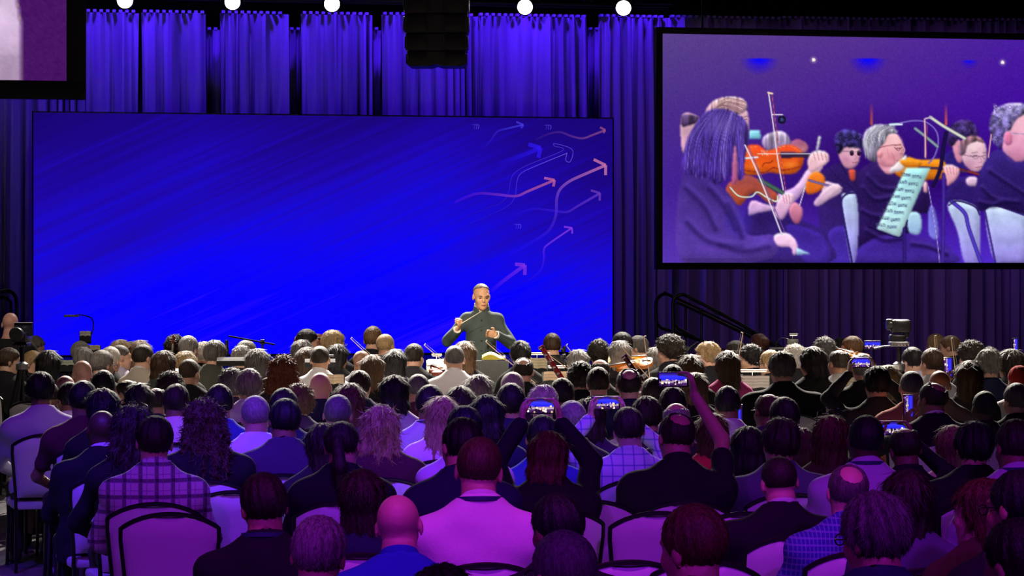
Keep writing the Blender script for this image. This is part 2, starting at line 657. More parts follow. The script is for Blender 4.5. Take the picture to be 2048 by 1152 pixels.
for k, (p0, p1, yt, d0, lb) in enumerate([
    (-90, 62, 20, 34.4, 'dim violet drape showing left of the blue backdrop, at the picture edge'),
    (62, 170, 20, 34.4, 'violet drape above the upper left corner of the blue backdrop, under the cropped screen'),
    (170, 278, None, 34.4, 'blue-lit drape right beside the black border of the cropped screen'),
    (283, 412, None, 34.4, 'blue-lit drape between the first and second bright lamps'),
    (412, 440, 60, 34.9, 'narrow dark drape strip left of the second bright lamp'),
    (440, 577, None, 34.4, 'blue-lit drape below the second bright lamp'),
    (577, 602, 60, 34.9, 'narrow dark drape strip left of the third bright lamp'),
    (602, 746, None, 34.4, 'blue-lit drape below the third bright lamp'),
    (746, 763, 60, 34.9, 'narrow dark drape strip left of the hanging loudspeakers'),
    (763, 955, None, 34.4, 'blue-lit drape partly hidden by the hanging loudspeakers'),
    (955, 1174, None, 34.4, 'blue-lit drape below the fourth bright lamp'),
    (1174, 1196, 60, 34.9, 'narrow dark drape strip left of the fifth bright lamp'),
    (1196, 1338, None, 34.3, 'blue-lit drape below the fifth bright lamp, reaching down past the blue backdrop'),
    (1338, 1569, None, 34.4, 'dim purple drape behind the stair rails under the concert screen'),
    (1560, 1799, None, 34.4, 'dim purple drape under the middle of the concert screen'),
    (1790, 1994, None, 34.4, 'dim purple drape behind the camera under the concert screen'),
    (1985, 2140, None, 34.4, 'dim purple drape under the concert screen at the right picture edge'),
]):
    drape(p0, p1, ytop_at(p0) if yt is None else yt, d0, lb, 100 + k)

# ------------------------------------------------------------------ lighting bar with five bright lamps
tr_o = on_plane(600, 0, 32.0)
bar = empty('lighting_bar', (tr_o.x, tr_o.y, 0), YAW)
tag(bar, 'dark truss beam across the top, carrying the five bright lamps', 'truss')
tz = tr_o.z + 0.02
u0, u1 = wall_uz(150, 0, 32.0, tr_o)[0], wall_uz(1345, 0, 32.0, tr_o)[0]
for dz, dy in ((0, 0), (0, 0.3), (0.3, 0), (0.3, 0.3)):
    MB().tube([(u0, dy, tz + dz), (u1, dy, tz + dz)], 0.026).build('chord', m_blackmetal, bar)
zz = MB()
k = 0
u = u0
while u < u1 - 0.3:
    zz.tube([(u, 0, tz + (0.3 if k % 2 else 0)), (u + 0.3, 0, tz + (0 if k % 2 else 0.3))], 0.011, 6)
    zz.tube([(u, 0.3, tz + (0.3 if k % 2 else 0)), (u + 0.3, 0.3, tz + (0 if k % 2 else 0.3))], 0.011, 6)
    u += 0.3
    k += 1
zz.build('lattice', m_blackmetal, bar)
for u in (u0 + 1.0, u1 - 1.0):
    MB().tube([(u, 0.15, tz + 0.3), (u, 0.15, 8.6)], 0.012).build('hanging_chain', m_blackmetal, bar)
for k, (px, py) in enumerate(((250, 1), (465, 4), (664, 8), (1050, 14), (1247, 16))):
    p = on_plane(px, py, 31.7)
    names = ('first', 'second', 'third', 'fourth', 'fifth')
    root = empty('stage_lamp', p, YAW * 0.4)
    tag(root, f'bright white round stage lamp, {names[k]} from the left on the truss', 'lamp', 'bright lamps on the truss')
    MB().lathe([(0.05, 0.24), (0.085, 0.22), (0.10, 0.10), (0.112, 0.0), (0.112, -0.01), (0.098, -0.01), (0.098, 0.004)], 24, axis='y').build('housing', m_blackmetal, root)
    MB().lathe([(0.001, 0.0), (0.05, -0.014), (0.096, 0.0), (0.096, 0.006)], 24, axis='y').build('lens', glow('lamp_lens', (1.0, 0.97, 0.9), 14.0), root)
    MB().tube([(-0.12, 0.1, 0), (-0.125, 0.1, 0.12), (0, 0.12, 0.2), (0.125, 0.1, 0.12), (0.12, 0.1, 0)], 0.009, 6).build('yoke', m_blackmetal, root)

# ------------------------------------------------------------------ people: bodies grown as one smooth surface from a distance field


def axis(*spans):
    """grid coordinates from (start, stop, step) spans"""
    out = [spans[0][0]]
    for a, b, s in spans:
        n = max(1, int(round((b - a) / s)))
        out += [a + (b - a) * (i + 1) / n for i in range(n)]
    return np.array(out, dtype=np.float32)


class Field:
    def __init__(self, xs, ys, zs):
        self.x, self.y, self.z = xs, ys, zs
        self.D = np.full((len(xs), len(ys), len(zs)), 0.5, dtype=np.float32)

    def _sub(self, lo, hi):
        s = []
        for a, l, h in ((self.x, lo[0], hi[0]), (self.y, lo[1], hi[1]), (self.z, lo[2], hi[2])):
            i0 = max(0, int(np.searchsorted(a, l)) - 1)
            i1 = min(len(a), int(np.searchsorted(a, h)) + 1)
            if i1 - i0 < 1:
                return None
            s.append(slice(i0, i1))
        return tuple(s)

    def put(self, fn, lo, hi, k=0.02, sub=False, pad=0.06):
        s = self._sub([q - pad for q in lo], [q + pad for q in hi])
        if s is None:
            return self
        X, Y, Z = np.meshgrid(self.x[s[0]], self.y[s[1]], self.z[s[2]], indexing='ij')
        d = fn(X, Y, Z)
        a = self.D[s]
        if sub:
            d = -d
            h = np.maximum(k - np.abs(a - d), 0) / max(k, 1e-6)
            self.D[s] = np.maximum(a, d) + h * h * k * 0.25
        else:
            h = np.maximum(k - np.abs(a - d), 0) / max(k, 1e-6)
            self.D[s] = np.minimum(a, d) - h * h * k * 0.25
        return self

    def cap(self, a, b, ra, rb=None, k=0.02, sub=False):
        rb = ra if rb is None else rb
        A, B = np.array(a, dtype=np.float32), np.array(b, dtype=np.float32)
        AB = B - A
        den = float(AB @ AB) + 1e-9

        def fn(X, Y, Z):
            t = np.clip(((X - A[0]) * AB[0] + (Y - A[1]) * AB[1] + (Z - A[2]) * AB[2]) / den, 0, 1)
            return np.sqrt((X - A[0] - t * AB[0]) ** 2 + (Y - A[1] - t * AB[1]) ** 2 + (Z - A[2] - t * AB[2]) ** 2) - (ra + (rb - ra) * t)
        r = max(ra, rb)
        return self.put(fn, np.minimum(A, B) - r, np.maximum(A, B) + r, k, sub)

    def ell(self, c, r, k=0.02, sub=False, R=None):
        c = np.array(c, dtype=np.float32)

        def fn(X, Y, Z):
            return ell_d(X - c[0], Y - c[1], Z - c[2], r, R)
        m = max(r)
        e = np.array(r) if R is None else np.array([m, m, m])
        return self.put(fn, c - e, c + e, k, sub)

    def prof(self, tab, k=0.03, off=0.0, wr=0.0, seed=0):
        """stacked ellipses: rows of (z, half width, half depth, centre y)"""
        T = np.array(tab, dtype=np.float32)

        def fn(X, Y, Z):
            wx = np.interp(Z, T[:, 0], T[:, 1]) + off
            wy = np.interp(Z, T[:, 0], T[:, 2]) + off
            cy = np.interp(Z, T[:, 0], T[:, 3])
            d = (np.sqrt((X / wx) ** 2 + ((Y - cy) / wy) ** 2) - 1) * np.minimum(wx, wy)
            return np.maximum(np.maximum(d, T[0, 0] - Z), Z - T[-1, 0]).astype(np.float32)
        mx, my = T[:, 1].max() + off, T[:, 2].max() + off
        return self.put(fn, (-mx, (T[:, 3]).min() - my, T[0, 0]), (mx, T[:, 3].max() + my, T[-1, 0]), k)

    def cut(self, fn):
        X, Y, Z = np.meshgrid(self.x, self.y, self.z, indexing='ij')
        self.D = np.maximum(self.D, fn(X, Y, Z).astype(np.float32))
        return self

    def ripple(self, fn):
        X, Y, Z = np.meshgrid(self.x, self.y, self.z, indexing='ij')
        self.D = self.D + fn(X, Y, Z).astype(np.float32)
        return self

    def mesh(self, name):
        v, f = surface_nets(self.D, self.x, self.y, self.z)
        me = bpy.data.meshes.new(name)
        me.vertices.add(len(v))
        me.vertices.foreach_set('co', v.astype(np.float32).ravel())
        n = len(f)
        me.loops.add(n * 4)
        me.loops.foreach_set('vertex_index', f.astype(np.int32).ravel())
        me.polygons.add(n)
        me.polygons.foreach_set('loop_start', np.arange(0, n * 4, 4, dtype=np.int32))
        me.polygons.foreach_set('use_smooth', np.ones(n, dtype=bool))
        me.update()
        me.validate()
        return me


def ell_d(x, y, z, r, R=None):
    if R is not None:
        M = np.array(R, dtype=np.float32)
        x, y, z = M[0, 0] * x + M[1, 0] * y + M[2, 0] * z, M[0, 1] * x + M[1, 1] * y + M[2, 1] * z, M[0, 2] * x + M[1, 2] * y + M[2, 2] * z
    k0 = np.sqrt((x / r[0]) ** 2 + (y / r[1]) ** 2 + (z / r[2]) ** 2)
    k1 = np.sqrt((x / r[0] ** 2) ** 2 + (y / r[1] ** 2) ** 2 + (z / r[2] ** 2) ** 2) + 1e-6
    return k0 * (k0 - 1) / k1


def surface_nets(D, xs, ys, zs):
    S = D < 0
    nx, ny, nz = D.shape
    c = [(i, j, k) for i in (0, 1) for j in (0, 1) for k in (0, 1)]

    def sl(a, i, j, k):
        return a[i:nx - 1 + i, j:ny - 1 + j, k:nz - 1 + k]
    cnt = np.zeros((nx - 1, ny - 1, nz - 1), dtype=np.int8)
    for (i, j, k) in c:
        cnt += sl(S, i, j, k)
    act = (cnt > 0) & (cnt < 8)
    I, J, K = np.nonzero(act)
    idx = np.full(act.shape, -1, dtype=np.int64)
    idx[I, J, K] = np.arange(len(I))
    P = np.zeros((len(I), 3), dtype=np.float64)
    W = np.zeros(len(I))
    for a in range(3):
        for u in (0, 1):
            for w in (0, 1):
                o0, o1 = [0, 0, 0], [0, 0, 0]
                b, d = [q for q in (0, 1, 2) if q != a]
                o0[b] = o1[b] = u
                o0[d] = o1[d] = w
                o1[a] = 1
                d0 = D[I + o0[0], J + o0[1], K + o0[2]]
                d1 = D[I + o1[0], J + o1[1], K + o1[2]]
                m = (d0 < 0) != (d1 < 0)
                t = np.where(m, d0 / np.where(m, d0 - d1, 1), 0)
                p0 = np.stack([xs[I + o0[0]], ys[J + o0[1]], zs[K + o0[2]]], 1)
                p1 = np.stack([xs[I + o1[0]], ys[J + o1[1]], zs[K + o1[2]]], 1)
                P += np.where(m[:, None], p0 + (p1 - p0) * t[:, None], 0)
                W += m
    P /= np.maximum(W, 1)[:, None]
    faces = []
    for a in range(3):
        b, d = (a + 1) % 3, (a + 2) % 3
        s0 = [slice(None)] * 3
        s1 = [slice(None)] * 3
        s0[a], s1[a] = slice(0, -1), slice(1, None)
        ch = S[tuple(s0)] != S[tuple(s1)]
        ins = S[tuple(s0)]
        E = np.array(np.nonzero(ch)).T
        ok = (E[:, b] > 0) & (E[:, d] > 0) & (E[:, b] < D.shape[b] - 1) & (E[:, d] < D.shape[d] - 1)
        E = E[ok]
        if not len(E):
            continue
        q = []
        for (u, w) in ((1, 1), (0, 1), (0, 0), (1, 0)):
            T = E.copy()
            T[:, b] -= u
            T[:, d] -= w
            q.append(idx[T[:, 0], T[:, 1], T[:, 2]])
        Q = np.stack(q, 1)
        flip = ~ins[E[:, 0], E[:, 1], E[:, 2]]
        Q[flip] = Q[flip][:, ::-1]
        faces.append(Q)
    return P, np.concatenate(faces)


# ---- head, in its own frame: origin between the ears, face towards +y, crown at z = 0.121
def head_parts(B, c, R, s=1.0, face=1.0):
    c = np.array(c)
    R = np.array(R)

    def E(p, r, k=0.02, sub=False):
        B.ell(c + R @ (np.array(p) * s), [q * s for q in r], k, sub, R)
    E((0, -.014, .034), (.077, .098, .087), .02)
    E((0, .030, -.030), (.060, .066, .084), .035)
    E((0, .038, -.080), (.042, .046, .034), .03)
    for q in (-1, 1):
        E((q * .038, .062, -.026), (.024, .026, .026), .02)
        E((q * .081, -.010, -.004), (.009, .021, .031), .008)
    E((0, .078, .032), (.050, .016, .012), .02)
    for q in (-1, 1):
        E((q * .031, .104, .007), (.018, .018, .011), .012, True)
    E((0, .089, .008), (.009, .014, .028), .012)
    E((0, .102, -.020), (.013, .017, .013), .012)
    E((0, .090, -.056), (.021, .011, .006), .008)
    E((0, .088, -.067), (.019, .011, .006), .008)
    E((0, .078, -.098), (.018, .016, .014), .02)


def rot_zx(yaw, pitch=0.0, roll=0.0):
    return Matrix.Rotation(yaw, 3, 'Z') @ Matrix.Rotation(pitch, 3, 'X') @ Matrix.Rotation(roll, 3, 'Y')


def ik(S, T, l1, l2, pole):
    S, T, pole = Vector(S), Vector(T), Vector(pole)
    d = T - S
    L_ = min(d.length, (l1 + l2) * 0.995)
    dn = d.normalized()
    T = S + dn * L_
    a = (l1 * l1 - l2 * l2 + L_ * L_) / (2 * L_)
    h = math.sqrt(max(0, l1 * l1 - a * a))
    pn = (pole - dn * pole.dot(dn)).normalized()
    return S + dn * a + pn * h, T


TORSO = [(.44, .165, .12, .0), (.52, .178, .130, .0), (.64, .162, .118, .0), (.74, .160, .114, -.002), (.86, .178, .118, -.006), (.92, .182, .110, -.010),
         (.965, .168, .098, -.016), (1.005, .130, .082, -.020), (1.045, .090, .067, -.019), (1.085, .063, .058, -.016), (1.13, .055, .055, -.012)]


def hand(B, w, d, side, up=(0, 0, 1), grip=0.5, s=1.0):
    """palm, four fingers and a thumb grown from the wrist w along d; up is the thumb side, fingers curl by grip"""
    w, d, up = Vector(w), Vector(d).normalized(), Vector(up)
    up = (up - d * up.dot(d)).normalized()
    n = d.cross(up) * side                      # palm normal
    Rm = Matrix((up, n, d)).transposed()
    B.ell(w + d * .045 * s, (.040 * s, .016 * s, .052 * s), .012, False, np.array(Rm))
    for q, (o, ln) in enumerate(((.030, .070), (.010, .080), (-.010, .074), (-.029, .058))):
        b0 = w + d * .085 * s + up * o * s
        a = grip * 1.2
        b1 = b0 + (d * math.cos(a) + n * math.sin(a)) * ln * .5 * s
        a2 = grip * 2.6
        b2 = b1 + (d * math.cos(a2) + n * math.sin(a2)) * ln * .5 * s
        B.cap(b0, b1, .0095 * s, .0088 * s, .006)
        B.cap(b1, b2, .0088 * s, .0075 * s, .004)
    t0 = w + d * .03 * s + up * .030 * s
    t1 = t0 + (d * .6 + up * .7 + n * .3).normalized() * .040 * s
    t2 = t1 + (d * .9 + up * .15 + n * .45).normalized() * .032 * s
    B.cap(t0, t1, .013 * s, .0105 * s, .012)
    B.cap(t1, t2, .0105 * s, .009 * s, .006)


LAP = {'L': ((-.10, .30, .60), (-.9, -.3, -.3)), 'R': ((.10, .28, .60), (.9, -.3, -.3))}
PCACHE = {}


def seated_meshes(sw, yaw, pitch, arms, sleeve, fat, fine, hands_up, hand_args, roll=0):
    """(body, top, trousers) for one pose; origin on the floor under the hips, facing +y, crown at z = 1.311"""
    key = (sw, yaw, pitch, str(arms), fat, fine, str(hand_args), roll)
    h2 = .017 if fine < .0105 else .024
    tkey = ('top', sw, str(arms), sleeve, fat, h2)
    rkey = ('trousers', sw, fat)
    R = rot_zx(math.radians(yaw), math.radians(pitch), math.radians(roll))
    hc = Vector((0, .012, 1.178))
    neck0 = Vector((0, -.014, 1.03))
    hcn = neck0 + rot_zx(math.radians(yaw * 0.3), math.radians(pitch * 0.6)) @ (hc - neck0)
    sh = .172 * sw
    S = {'L': Vector((-sh, -.012, .945)), 'R': Vector((sh, -.012, .945))}
    A = {}
    for q in 'LR':
        T, pole = arms[q]
        A[q] = ik(S[q], T, .29, .265, pole)
    ymax = max(.66, max(A[q][1].y for q in 'LR') + .18)
    xm = max(.30, max(max(abs(A[q][0].x), abs(A[q][1].x)) for q in 'LR') + .12)
    ztop = max(1.34, max(A[q][1].z for q in 'LR') + .22)
    ymin = min(-.24, min(A[q][0].y for q in 'LR') - .08)
    h = fine
    if hands_up:
        fx = min(xm, .30)
        xs = axis((-xm, -fx, .02), (-fx, fx, h), (fx, xm, .02))
        ys = axis((ymin, -.14, .02), (-.14, ymax - .02, h * 1.1), (ymax - .02, ymax + .04, .02))
        zs = axis((-.01, .92, .03), (.92, ztop, h))
    else:
        xs = axis((-xm, -.11, .018), (-.11, .11, h), (.11, xm, .018))
        ys = axis((ymin, -.14, .02), (-.14, .15, h), (.15, ymax, .024))
        zs = axis((-.01, .98, .027), (.98, ztop, h))
    if key not in PCACHE:
        PCACHE[key] = grow_body(Field(xs, ys, zs), sw, fat, neck0, hcn, R, S, A, hand_args)
    if tkey not in PCACHE:
        PCACHE[tkey] = grow_top(tkey, sw, fat, sleeve, h2, S, A, xm, ymin)
    if rkey not in PCACHE:
        PCACHE[rkey] = grow_trousers(sw, fat)
    return PCACHE[key], PCACHE[tkey], PCACHE[rkey], hcn, R, A


def grow_body(B, sw, fat, neck0, hcn, R, S, A, hand_args):
    tor = [(z, wx * sw * (fat if z < .9 else 1) * .93, wy * (fat if z < .9 else 1) * .92, cy) for z, wx, wy, cy in TORSO]
    tor = [t if t[0] < 1.06 else (t[0], TORSO[i][1], TORSO[i][2], TORSO[i][3]) for i, t in enumerate(tor)]
    B.prof(tor)
    nk = 1.0 if sw > 1 else .90
    B.cap(neck0 + Vector((0, .0, -.02)), hcn + R @ Vector((0, -.03, -.045)), .058 * nk, .053 * nk, .03)
    head_parts(B, hcn, R)
    for q, sd in (('L', -1), ('R', 1)):
        e, w = A[q]
        B.ell(S[q], (.050, .05, .05), .05)
        B.cap(S[q], e, .044, .036, .02)
        B.cap(e, w, .038, .026, .015)
        ha = (hand_args or {}).get(q)
        if ha:
            hand(B, w, ha[0], ha[3] if len(ha) > 3 else sd, ha[1], ha[2])
        else:
            B.ell(w + (w - e).normalized() * .05, (.038, .05, .03), .02)
        hx = .085 * sw * sd
        B.cap((hx, .03, .53), (hx * 1.3, .37, .53), .07, .052, .03)
        B.cap((hx * 1.3, .37, .52), (hx * 1.3, .34, .09), .05, .036, .02)
        B.cap((hx * 1.3, .31, .045), (hx * 1.35, .48, .035), .038, .03, .02)
    return B.mesh('body')


def grow_top(tkey, sw, fat, sleeve, h2, S, A, xm, ymin):
    o1 = {'tee': .014, 'long': .015, 'jacket': .026, 'none': .012}[sleeve]
    zc = max(1.12, max(max(A[q][0].z, A[q][1].z) for q in 'LR') + .1)
    C = Field(axis((-xm, xm, h2)), axis((ymin, max(.2, max(A[q][1].y for q in 'LR') + .08), h2)), axis((.42, zc, h2)))
    tor2 = [(z, wx * sw * (fat if z < .9 else 1), wy * (fat if z < .9 else 1), cy) for z, wx, wy, cy in TORSO if z < .9]
    tor2 += [(.91, .184 * sw, .112, -.010), (.96, .176 * sw, .102, -.014), (1.00, .156 * sw, .092, -.018), (1.03, .130 * sw ** .7, .083, -.019), (1.06, .102, .074, -.018), (1.085, .077, .066, -.016), (1.12, .064, .060, -.014)]
    C.prof(tor2, off=o1 * .8)
    rnd = random.Random(str(tkey))
    for q, sd in (('L', -1), ('R', 1)):
        e, w = A[q]
        if sleeve == 'none':
            C.ell(S[q], (.045, .06, .05), .05)
            continue
        C.ell(S[q], (.056 + o1 * .7, .058 + o1 * .6, .056 + o1 * .5), .085)
        if sleeve == 'tee':
            C.cap(S[q], S[q].lerp(e, .62), .056, .056, .03)
        else:
            C.cap(S[q], e, .050 + o1 * .5, .042 + o1 * .5, .03)
            C.cap(e, e.lerp(w, .93), .044 + o1 * .4, .034 + o1 * .4, .02)
    top_z = 1.094 if sleeve in ('long', 'jacket') else 1.082
    ph = [rnd.uniform(0, 6.28) for _ in range(4)]
    if sleeve != 'none':
        C.ripple(lambda X, Y, Z: .0055 * np.sin(Z * 36 + 2.4 * np.sin(X * 9 + ph[0]) + ph[1]) * np.clip((1.0 - Z) * 4, .15, 1) + .0042 * np.sin(X * 24 + Z * 14 + ph[2]) * np.sin(Z * 21 + ph[3]))
    C.cut(lambda X, Y, Z: np.where(X * X + (Y + .01) ** 2 < .022, Z - (top_z + np.clip(-(Y + .02), -.09, .07) * .42), -1))
    return C.mesh('top')


def grow_trousers(sw, fat):
    Tr = Field(axis((-.32, .32, .026)), axis((-.2, .56, .026)), axis((.04, .66, .026)))
    Tr.prof([(.44, .165 * sw * fat, .13 * fat, 0), (.52, .178 * sw * fat, .138 * fat, 0), (.62, .165 * sw * fat, .122 * fat, 0)], off=.008)
    for sd in (-1, 1):
        hx = .085 * sw * sd
        Tr.cap((hx, .02, .53), (hx * 1.3, .37, .53), .086, .066, .03)
        Tr.cap((hx * 1.3, .37, .52), (hx * 1.3, .34, .10), .064, .054, .02)
    return Tr.mesh('trousers')


# ---- hair, in the head frame
HCACHE = {}


def lumps(f, a, seed):
    r = random.Random(seed)
    p = [r.uniform(0, 6.28) for _ in range(9)]
    return lambda X, Y, Z: a * (np.sin(X * f + p[0] + 1.3 * np.sin(Z * f * .45 + p[6])) * np.sin(Y * f * .9 + p[1]) * np.sin(Z * f * .8 + p[2] + np.sin(X * f * .4)) + .55 * np.sin(X * f * 1.9 + p[3]) * np.sin(Y * f * 1.7 + p[4]) * np.sin(Z * f * 1.8 + p[5]))


def streaks(n, a, seed):
    r = random.Random(seed)
    p = [r.uniform(0, 6.28) for _ in range(4)]

    def fn(X, Y, Z):
        t = np.arctan2(X, -(Y + .01))
        return a * (np.sin(t * n + p[0] + 2.2 * np.sin(Z * 9 + p[1])) + .6 * np.sin(t * n * 1.7 + p[2] + 3 * np.sin(Z * 13 + p[3])))
    return fn


def hair_mesh(style, var=0, res=.0085):
    key = (style, var, res)
    if key in HCACHE:
        return HCACHE[key]
    low = {'long': -.36, 'longcurly': -.36, 'wavy': -.30, 'bob': -.19, 'pony': -.30, 'shoulder': -.26}.get(style, -.12)
    wide = .19 if style in ('longcurly', 'wavy') else .135
    B = Field(axis((-wide, wide, res)), axis((-.20, .135, res)), axis((low - .03, .19, res)))
    C0 = (0, -.016, .037)

    def shell(t, tt=None):
        tt = t if tt is None else tt
        B.ell(C0, (.077 + t, .098 + t, .086 + tt), .01)

    def hairline(lo=-.082, f0=-.012, sl=.95):
        B.ripple(lambda X, Y, Z: np.clip(.0 - Z, 0, .2) * .10)
        lo = lo - .006
        B.cut(lambda X, Y, Z: np.maximum(lo + .55 * np.abs(X) + .003 * np.sin(X * 170) - Z, f0 + sl * Y + .004 * np.sin(X * 110 + 1) - Z) * .8)
    front = lambda y: B.cut(lambda X, Y, Z: np.where(Z < .062, np.minimum(Y - y, .06 - Z), -1))
    sd = var * 13 + 5
    if style == 'short':
        shell(.010, .017)
        B.ripple(streaks(15, .0022, sd))
        hairline()
    elif style == 'crop':
        shell(.006, .011)
        B.ripple(streaks(19, .0012, sd))
        hairline()
    elif style == 'buzz':
        shell(.003, .004)
        hairline(-.07)
    elif style == 'thick':
        shell(.018, .026)
        B.ripple(streaks(13, .004, sd))
        B.ripple(lumps(55, .003, sd))
        hairline(-.088)
    elif style == 'balding':
        shell(.008, .008)
        B.ripple(streaks(17, .002, sd))
        hairline()
        B.ell((0, -.012, .128), (.050, .092, .046), .01, True)
    elif style == 'monk':
        shell(.008, .008)
        B.ripple(streaks(17, .002, sd))
        hairline()
        B.ell((0, -.066, .100), (.049, .062, .052), .01, True)
    elif style == 'receding':
        shell(.007, .008)
        hairline(-.08, .078, .55)
    elif style == 'fringe':
        shell(.006)
        B.ripple(streaks(17, .0015, sd))
        hairline()
        B.ell((0, .03, .100), (.071, .125, .070), .008, True)
    elif style == 'messy':
        shell(.018, .024)
        B.ripple(streaks(11, .005, sd))
        B.ripple(lumps(80, .007, sd))
        hairline(-.09)
    elif style == 'curly':
        shell(.026, .034)
        B.ripple(lumps(115, .012, sd))
        hairline(-.095, -.02)
    elif style == 'bigcurly':
        shell(.040, .046)
        B.ripple(lumps(120, .013, sd))
        hairline(-.11, -.03)
    elif style in ('long', 'bob', 'shoulder', 'wavy', 'longcurly'):
        shell(.015, .016)
        zl = {'long': -.33, 'bob': -.13, 'shoulder': -.21, 'wavy': -.25, 'longcurly': -.29}[style]
        w = {'long': .094, 'bob': .096, 'shoulder': .098, 'wavy': .108, 'longcurly': .122}[style]
        B.prof([(zl, w * (.55 if style == 'long' else .8), .030, -.085), (zl * .8, w * .88, .042, -.078), (zl * .45, w, .055, -.066), (-.04, w * .97, .075, -.045), (.03, .090, .088, -.03), (.075, .086, .085, -.022)], .03)
        if style == 'longcurly':
            B.ripple(lumps(100, .012, sd))
            B.ripple(streaks(12, .006, sd))
        elif style == 'wavy':
            B.ripple(streaks(13, .006, sd))
            B.ripple(lumps(60, .006, sd))
        else:
            B.ripple(streaks(14, .0032, sd))
        front(.038)
    elif style == 'pony':
        shell(.008, .009)
        B.ripple(streaks(17, .0018, sd))
        hairline(-.075)
        B.ell((0, -.122, .02), (.022, .02, .022), .02)
        B.cap((0, -.125, .02), (.01, -.150, -.10), .028, .034, .02)
        B.cap((.01, -.150, -.10), (.0, -.135, -.27), .034, .012, .02)
    elif style == 'bun':
        shell(.010, .012)
        B.ripple(streaks(17, .002, sd))
        hairline(-.072)
        B.ell((0, -.115, .055), (.042, .036, .042), .015)
        B.ripple(lumps(70, .003, sd))
    elif style == 'updo':
        shell(.016, .02)
        B.ripple(lumps(95, .006, sd))
        hairline(-.08)
        B.ell((.0, -.105, .02), (.055, .045, .062), .02)
        B.cap((.02, -.12, -.02), (.03, -.125, -.13), .02, .012, .02)
    elif style == 'cap':
        shell(.009, .012)
        B.ripple(streaks(9, .002, sd))
        hairline(-.055, .0, .7)
        B.cap((0, -.115, -.03), (.015, -.14, -.13), .02, .014, .02)
    v, f = surface_nets(B.D, B.x, B.y, B.z)
    me = strands(v, f, style, sd, 1.0 if res < .009 else 1.35)
    HCACHE[key] = me
    return me


STR = {'short': (.020, .16, 2400), 'crop': (.010, .25, 2400), 'buzz': (.005, .5, 1500), 'thick': (.030, .20, 2400), 'balding': (.016, .15, 2000), 'fringe': (.014, .15, 2000), 'monk': (.016, .15, 2000), 'receding': (.010, .10, 1600), 'messy': (.028, .26, 2400), 'curly': (.026, .55, 2600), 'bigcurly': (.030, .6, 3000),
       'long': (.075, .06, 2600), 'bob': (.050, .06, 2600), 'shoulder': (.065, .07, 2600), 'wavy': (.055, .22, 3000), 'longcurly': (.045, .42, 3600), 'pony': (.035, .07, 2200), 'bun': (.025, .10, 2200), 'updo': (.028, .25, 2400), 'cap': (.0, 0, 0)}


def strands(v, f, style, seed, wide):
    """the hair mass with fine locks lying on it, one mesh"""
    ln, lift, cnt = STR[style]
    g = np.random.default_rng(seed + 11)
    V0 = np.asarray(v, dtype=np.float64)
    if cnt:
        q = V0[f]
        n = np.cross(q[:, 2] - q[:, 0], q[:, 3] - q[:, 1])
        ar = np.linalg.norm(n, axis=1) + 1e-12
        n = n / ar[:, None]
        pick = g.choice(len(f), cnt, p=ar / ar.sum())
        c, n = q[pick].mean(1), n[pick]
        wgt = g.random((cnt, 4))
        c = (q[pick] * (wgt / wgt.sum(1, keepdims=True))[..., None]).sum(1)
        flow = c - np.array([0, -.035, .16])
        flow[:, 2] -= .06 if style not in ('long', 'shoulder', 'bob', 'wavy', 'longcurly') else .25
        if style in ('curly', 'bigcurly', 'messy', 'longcurly', 'wavy'):
            flow = flow / np.linalg.norm(flow, axis=1, keepdims=True) + g.normal(0, .9 if 'curly' in style else .5, flow.shape)
        else:
            flow = flow / np.linalg.norm(flow, axis=1, keepdims=True) + g.normal(0, .16, flow.shape)
        t = flow - n * (flow * n).sum(1, keepdims=True)
        t /= np.linalg.norm(t, axis=1, keepdims=True) + 1e-9
        s_ = np.cross(t, n)
        L = ln * g.uniform(.5, 1.2, cnt)[:, None]
        w = (.0011 * wide * g.uniform(.7, 1.5, cnt))[:, None] * (1.4 if ln > .04 else 1)
        lf = lift * g.uniform(.2, 1.3, cnt)[:, None]
        p0 = c - n * .002
        p1 = c + t * L * .5 + n * (L * .5 * lf)
        p2 = c + t * L + n * (L * (lf * .55 - .06)) + s_ * L * g.normal(0, .25, cnt)[:, None]
        X = np.concatenate([p0 - s_ * w, p0 + s_ * w, p1 - s_ * w, p1 + s_ * w, p2 - s_ * w * .25, p2 + s_ * w * .25])
        k = np.arange(cnt) + len(V0)
        F1 = np.stack([k, k + cnt, k + 3 * cnt, k + 2 * cnt], 1)
        F2 = np.stack([k + 2 * cnt, k + 3 * cnt, k + 5 * cnt, k + 4 * cnt], 1)
        V0 = np.concatenate([V0, X])
        f = np.concatenate([f, F1, F2])
    me = bpy.data.meshes.new('hair')
    me.vertices.add(len(V0))
    me.vertices.foreach_set('co', V0.astype(np.float32).ravel())
    n_ = len(f)
    me.loops.add(n_ * 4)
    me.loops.foreach_set('vertex_index', f.astype(np.int32).ravel())
    me.polygons.add(n_)
    me.polygons.foreach_set('loop_start', np.arange(0, n_ * 4, 4, dtype=np.int32))
    me.polygons.foreach_set('use_smooth', np.ones(n_, dtype=bool))
    me.update()
    return me


